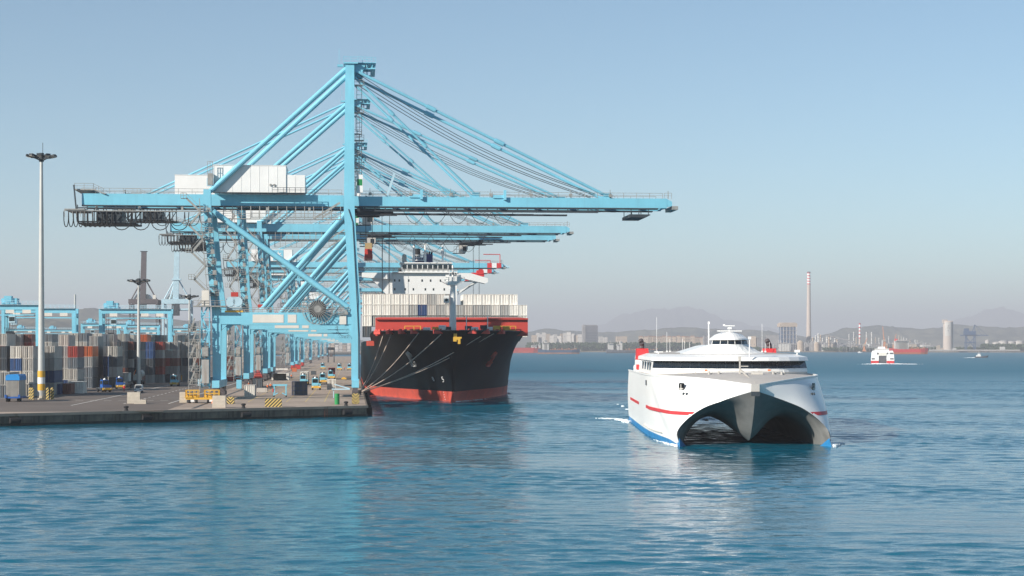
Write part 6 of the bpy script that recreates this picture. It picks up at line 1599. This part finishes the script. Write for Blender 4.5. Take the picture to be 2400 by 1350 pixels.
# ================================================================ FAR SHIPS
def far_ship(label, px0, px1, pw, ptop_hull, Y, hullm, bootm, flip, sup_px, sup_top, sup_mat='b_white', funnel=None, cargo=True, group='ships at anchor in the bay'):
    e = empty('cargo_ship', Vector(((px0+px1)/2-1200, 0, 0))*(Y/FPX) + Vector((0,Y,0)), 0.03, label, 'ship', group)
    L = (px1-px0)*Y/FPX; B_ = L*0.15; hh = CH + (HY-ptop_hull)*Y/FPX; s = -1 if flip else 1
    def sec(x, z, hw): return (s*x, hw, z)
    secs = []
    for u in (-0.5,-0.47,-0.3,0,0.3,0.42,0.48,0.5):
        hw = B_/2*(1 if u < 0.3 else max(0.05,(1-((u-0.3)/0.2)**1.6))); fl = hh*(1.0 if -0.35 < u < 0.38 else 1.22); rake = 0.02*L if u > 0.4 else 0
        secs.append([(s*(u*L-rake*0.5), -hw*0.8, -1),(s*(u*L-rake*0.3), -hw*0.96, hh*0.38),(s*(u*L+rake*0.2), -hw, fl),(s*(u*L+rake*0.2), hw, fl),(s*(u*L-rake*0.3), hw*0.96, hh*0.38),(s*(u*L-rake*0.5), hw*0.8, -1)])
    low = [[q[0],q[1]] for q in secs]; up = [[q[1],q[2],q[3],q[4]] for q in secs]; low2 = [[q[4],q[5]] for q in secs]
    m = MB(); m.loft(up, flip=(s < 0)); m.f += [tuple(range(4)), tuple(reversed(range(len(m.v)-4, len(m.v))))]; m.build('hull', hullm, e)
    m = MB(); m.loft(low, flip=(s < 0)); m.loft(low2, flip=(s < 0)); m.build('boot_topping', bootm, e)
    for a, b, t in sup_px:
        xa, xb = (a-(px0+px1)/2)*Y/FPX, (b-(px0+px1)/2)*Y/FPX; z = CH + (HY-t)*Y/FPX
        MB().box(xa, xb, -B_*0.42, B_*0.42, hh*0.9, z).box(xa+1, xb-1, -B_*0.5, B_*0.5, z-2.5, z-0.6).build('deckhouse', M[sup_mat], e)
        MB().box(xa+0.6, xb-0.6, -B_*0.50-0.1, -B_*0.50-0.01, z-2.2, z-1.1).build('window_band', M['b_win'], e); MB().tube((xa*0.5+xb*0.5,0,z),(xa*0.5+xb*0.5,0,z+(8 if xb-xa > 4 else 3)),0.35,6).build('mast', M[sup_mat], e)
    if funnel: xa = (funnel[0]-(px0+px1)/2)*Y/FPX; MB().box(xa-2.5,xa+2.5,-2.5,2.5,hh,CH+(HY-funnel[1])*Y/FPX).build('funnel', funnel[2], e)
    if cargo:
        dg_ = MB()
        for k in range(12): x = s*(-0.2+0.055*k)*L; dg_.box(x-1.2,x+1.2,-B_*0.3,B_*0.3,hh,hh+1.6+1.2*(k%3)); 
        dg_.box(-0.25*L,0.38*L,-0.5,0.5,hh+1.5,hh+2.2) if s > 0 else dg_.box(-0.38*L,0.25*L,-0.5,0.5,hh+1.5,hh+2.2)
        dg_.build('deck_pipework', M['b_roof'], e)
    xm = s*0.38*L; MB().tube((xm,0,hh),(xm,0,hh+10),0.35,6).build('fore_mast', M['b_white'], e)
    return e
far_ship('dark blue coaster with brown deck cargo at anchor, right of the container ship', 1261, 1359, 829.5, 820.5, 3660, M['b_blue'], M['b_roof'], False, ((1271,1286,803),(1275,1282,797)), 0)
far_ship('red hulled ship partly hidden behind the container ship bow', 1180, 1268, 823, 815, 4300, M['red'], M['boot'], False, ((1262,1267,806),(1245,1258,809)), 0, cargo=False)
far_ship('dark low ship with white deckhouse just left of the ferry funnel', 1421, 1552, 826, 820.5, 4150, M['b_dark'], M['b_dark'], False, ((1425,1437,805),(1445,1451,807),(1452,1458,800)), 0)
far_ship('bright red tanker with white superstructure behind the departing ferry', 2085, 2175, 830, 818.5, 3540, M['brightred'], M['c_orange'], False, ((2096,2128,799),(2099,2126,797)), 0, funnel=(2100,794,M['brightred']))
# departing white ferry seen from astern
Y = 1454; e = empty('passenger_ferry', Vector(((2068.5-1200)*Y/FPX, Y, 0)), -0.205, 'white ferry with red base departing, stern door facing the camera', 'ferry'); k_ = Y/FPX
hw = 9.2; zt = CH + (HY-822)*k_
MB().prism([(-hw,-0.5),(-3.0,-0.5),(-3.0,6.6),(3.2,6.6),(3.2,-0.5),(hw,-0.5),(hw+0.1,4),(hw-0.4,zt-1.2),(hw-1.2,zt),(-hw+1.2,zt),(-hw+0.4,zt-1.2),(-hw-0.1,4)][::1], 0, 60).build('hull', M['ferrywhite'], e)
MB().box(-hw-0.05,-3.05,-0.12,-0.01,0,2.6).box(3.25,hw+0.05,-0.12,-0.01,0,2.6).build('red_base', M['brightred'], e)
MB().box(-2.98,3.18,0.4,0.8,-0.3,6.5).build('stern_door', M['b_dark'], e); MB().box(-3.0,3.2,-0.3,0.3,6.61,9.2).build('door_housing', M['cream'], e)
MB().box(-4.4,-3.1,-0.1,-0.01,7.6,9.2).box(3.3,4.6,-0.1,-0.01,7.8,9.2).box(5.6,8.6,-0.1,-0.01,7.9,9.2).box(-8.6,-6.2,-0.1,-0.01,3.6,4.7).box(6.0,8.8,-0.1,-0.01,3.6,4.7).build('opening', M['b_dark'], e)
MB().box(-6.4,5.0,3,40,zt+0.01,zt+1.6).box(-3.6,2.0,6,30,zt+1.61,zt+3.2).tube((-0.3,10,zt+3.2),(-0.3,10,zt+8.4),0.25,8).build('deckhouse', M['white'], e); MB().box(-7,5.6,2.6,3,zt+0.9,zt+1.2).tube((-3.6,8,zt+1.6),(-3.6,8,zt+3.2),0.7,8).build('awning', M['b_grey'], e)
# pilot boat and a small white boat
Y = 2300; e = empty('pilot_boat', Vector(((2300-1200)*Y/FPX, Y, 0)), 0, 'small dark green work boat with white cabin at the far right', 'boat')
MB().loft([[(-8.5,-2,0.1),(-8.5,-2.2,1.6),(-8.5,2.2,1.6),(-8.5,2,0.1)],[(0,-2.2,0),(0,-2.4,1.8),(0,2.4,1.8),(0,2.2,0)],[(6,-1.2,0.2),(7,-1.6,2.6),(7,1.6,2.6),(6,1.2,0.2)],[(8.2,-0.1,0.6),(9.4,-0.1,3.2),(9.4,0.1,3.2),(8.2,0.1,0.6)]], close=True).build('hull', M['b_dark'], e)
MB().box(-6.5,-1.0,-1.5,1.5,1.6,3.4).box(-4.5,-1.6,-1.3,1.3,3.4,5.2).tube((-3,0,5.2),(-3,0,7.4),0.1,5).build('cabin', M['white'], e)
Y = 4300; e = empty('small_boat', Vector(((2015-1200)*Y/FPX, Y, 0)), 0, 'tiny white boat close to the industrial shoreline', 'boat'); MB().loft([[(-5,-1.5,0),(-5,-1.6,1.8),(-5,1.6,1.8),(-5,1.5,0)],[(3,-1.2,0),(3.5,-1.4,2.2),(3.5,1.4,2.2),(3,1.2,0)],[(6,-.1,.4),(6.8,-.1,2.8),(6.8,.1,2.8),(6,.1,.4)]], close=True).build('hull', M['white'], e); MB().box(-3,1,-1,1,1.8,3.6).build('cabin', M['white'], e)
# buildings across the water at the far end of the berth (seen under the crane portals)
for k in range(16):
    px = 690 + k*9.5; house(px, px+8, 806+3*math.sin(k*3.3), 4700, M['b_white'] if k % 3 else M['b_cream'], f'pale far building under the crane portals, {ORD[k]} from the landside', 'far buildings beyond the end of the berth', None, 2)

# ================================================================ WAKES AND FOAM
def foam_mat():
    m, t, b = node_mat('sea_foam'); b.inputs['Base Color'].default_value = (0.78,0.82,0.84,1); b.inputs['Roughness'].default_value = 0.8; return m
M['foam'] = foam_mat()
def foam(name, pts, n, spread, size, seed, zz=0.16):
    """scattered flecks of foam along a line, thick near its start"""
    g = random.Random(seed); m = MB()
    for _ in range(n):
        u = g.random()**1.5; i = min(len(pts)-2, int(u*(len(pts)-1))); f = u*(len(pts)-1)-i
        p = Vector(pts[i]).lerp(Vector(pts[i+1]), f); s_ = size*g.uniform(0.4,1.2)*(1-0.55*u)
        c = Vector((p.x+g.gauss(0,spread*(0.5+u)), p.y+g.gauss(0,spread*(0.5+u)*1.6), zz + g.uniform(-0.05,0.22)*(1-u)))
        k = 7; top = []; bot = []
        for q in range(k):
            a = 2*math.pi*q/k; r = s_*g.uniform(0.6,1.2); top.append((c.x+r*1.5*math.cos(a)*0.75, c.y+r*math.sin(a)*0.75, c.z+0.05+0.12*s_)); bot.append((c.x+r*1.5*math.cos(a), c.y+r*math.sin(a), c.z-0.3))
        m.loft([bot, top], close=True); m.f.append(tuple(range(len(m.v)-k, len(m.v))))
    return m.build(name, M['foam'], kind='stuff')
def fl(x, y): q = Matrix.Rotation(FRZ, 3, 'Z') @ Vector((x, y, 0)); return FO + q
foam('foam', [fl(-13.4,78),fl(-14.2,88),fl(-16,94),fl(-18,97)], 150, 0.35, 0.34, 1, 0.05)
foam('foam', [fl(-10.6,0.5),fl(-11.5,8),fl(-12.6,18)], 70, 0.10, 0.13, 2, 0.05)
foam('foam', [fl(10.7,0),fl(11.8,4),fl(13.0,9)], 110, 0.15, 0.20, 3, 0.08)
foam('foam', [fl(0,92),fl(2,130),fl(4,180)], 260, 5.0, 0.6, 5, 0.05)
Yb = 1440; foam('foam', [Vector((293,Yb+5,0)),Vector((301,Yb,0)),Vector((310,Yb+5,0))], 420, 2.0, 0.8, 6, 0.3)
foam('foam', [Vector((301,Yb,0)),Vector((288,Yb-4,0)),Vector((282,Yb-10,0))], 140, 2.0, 0.6, 7); foam('foam', [Vector((303,Yb,0)),Vector((315,Yb-4,0)),Vector((321,Yb-12,0))], 140, 2.0, 0.6, 8)
foam('foam', [L2W(SO,20.2,72),L2W(SO,21.0,90),L2W(SO,21.6,110)], 50, 0.2, 0.25, 9, 0.05); foam('foam', [L2W(SO,0.6,1),L2W(SO,5,12),L2W(SO,10,26)], 60, 0.2, 0.2, 10, 0.05)
foam('foam', [Vector((593,2300,0)),Vector((580,2300,0))], 50, 1.2, 0.8, 11)
# ---- air: one closed box of thin haze round everything
def haze():
    m = bpy.data.materials.new('haze_air'); m.use_nodes = True; t = m.node_tree; t.nodes.clear()
    o = t.nodes.new('ShaderNodeOutputMaterial'); v = t.nodes.new('ShaderNodeVolumePrincipled')
    v.inputs['Color'].default_value = HAZE_C; v.inputs['Density'].default_value = HAZE_D; v.inputs['Anisotropy'].default_value = 0.0
    t.links.new(v.outputs[0], o.inputs['Volume'])
    h = MB().box(-29000, 29000, -2900, 39000, -8, 645).build('haze', m, kind='stuff')
HAZE_D = 0.00011; HAZE_C = (0.79, 0.80, 0.87, 1)
haze()
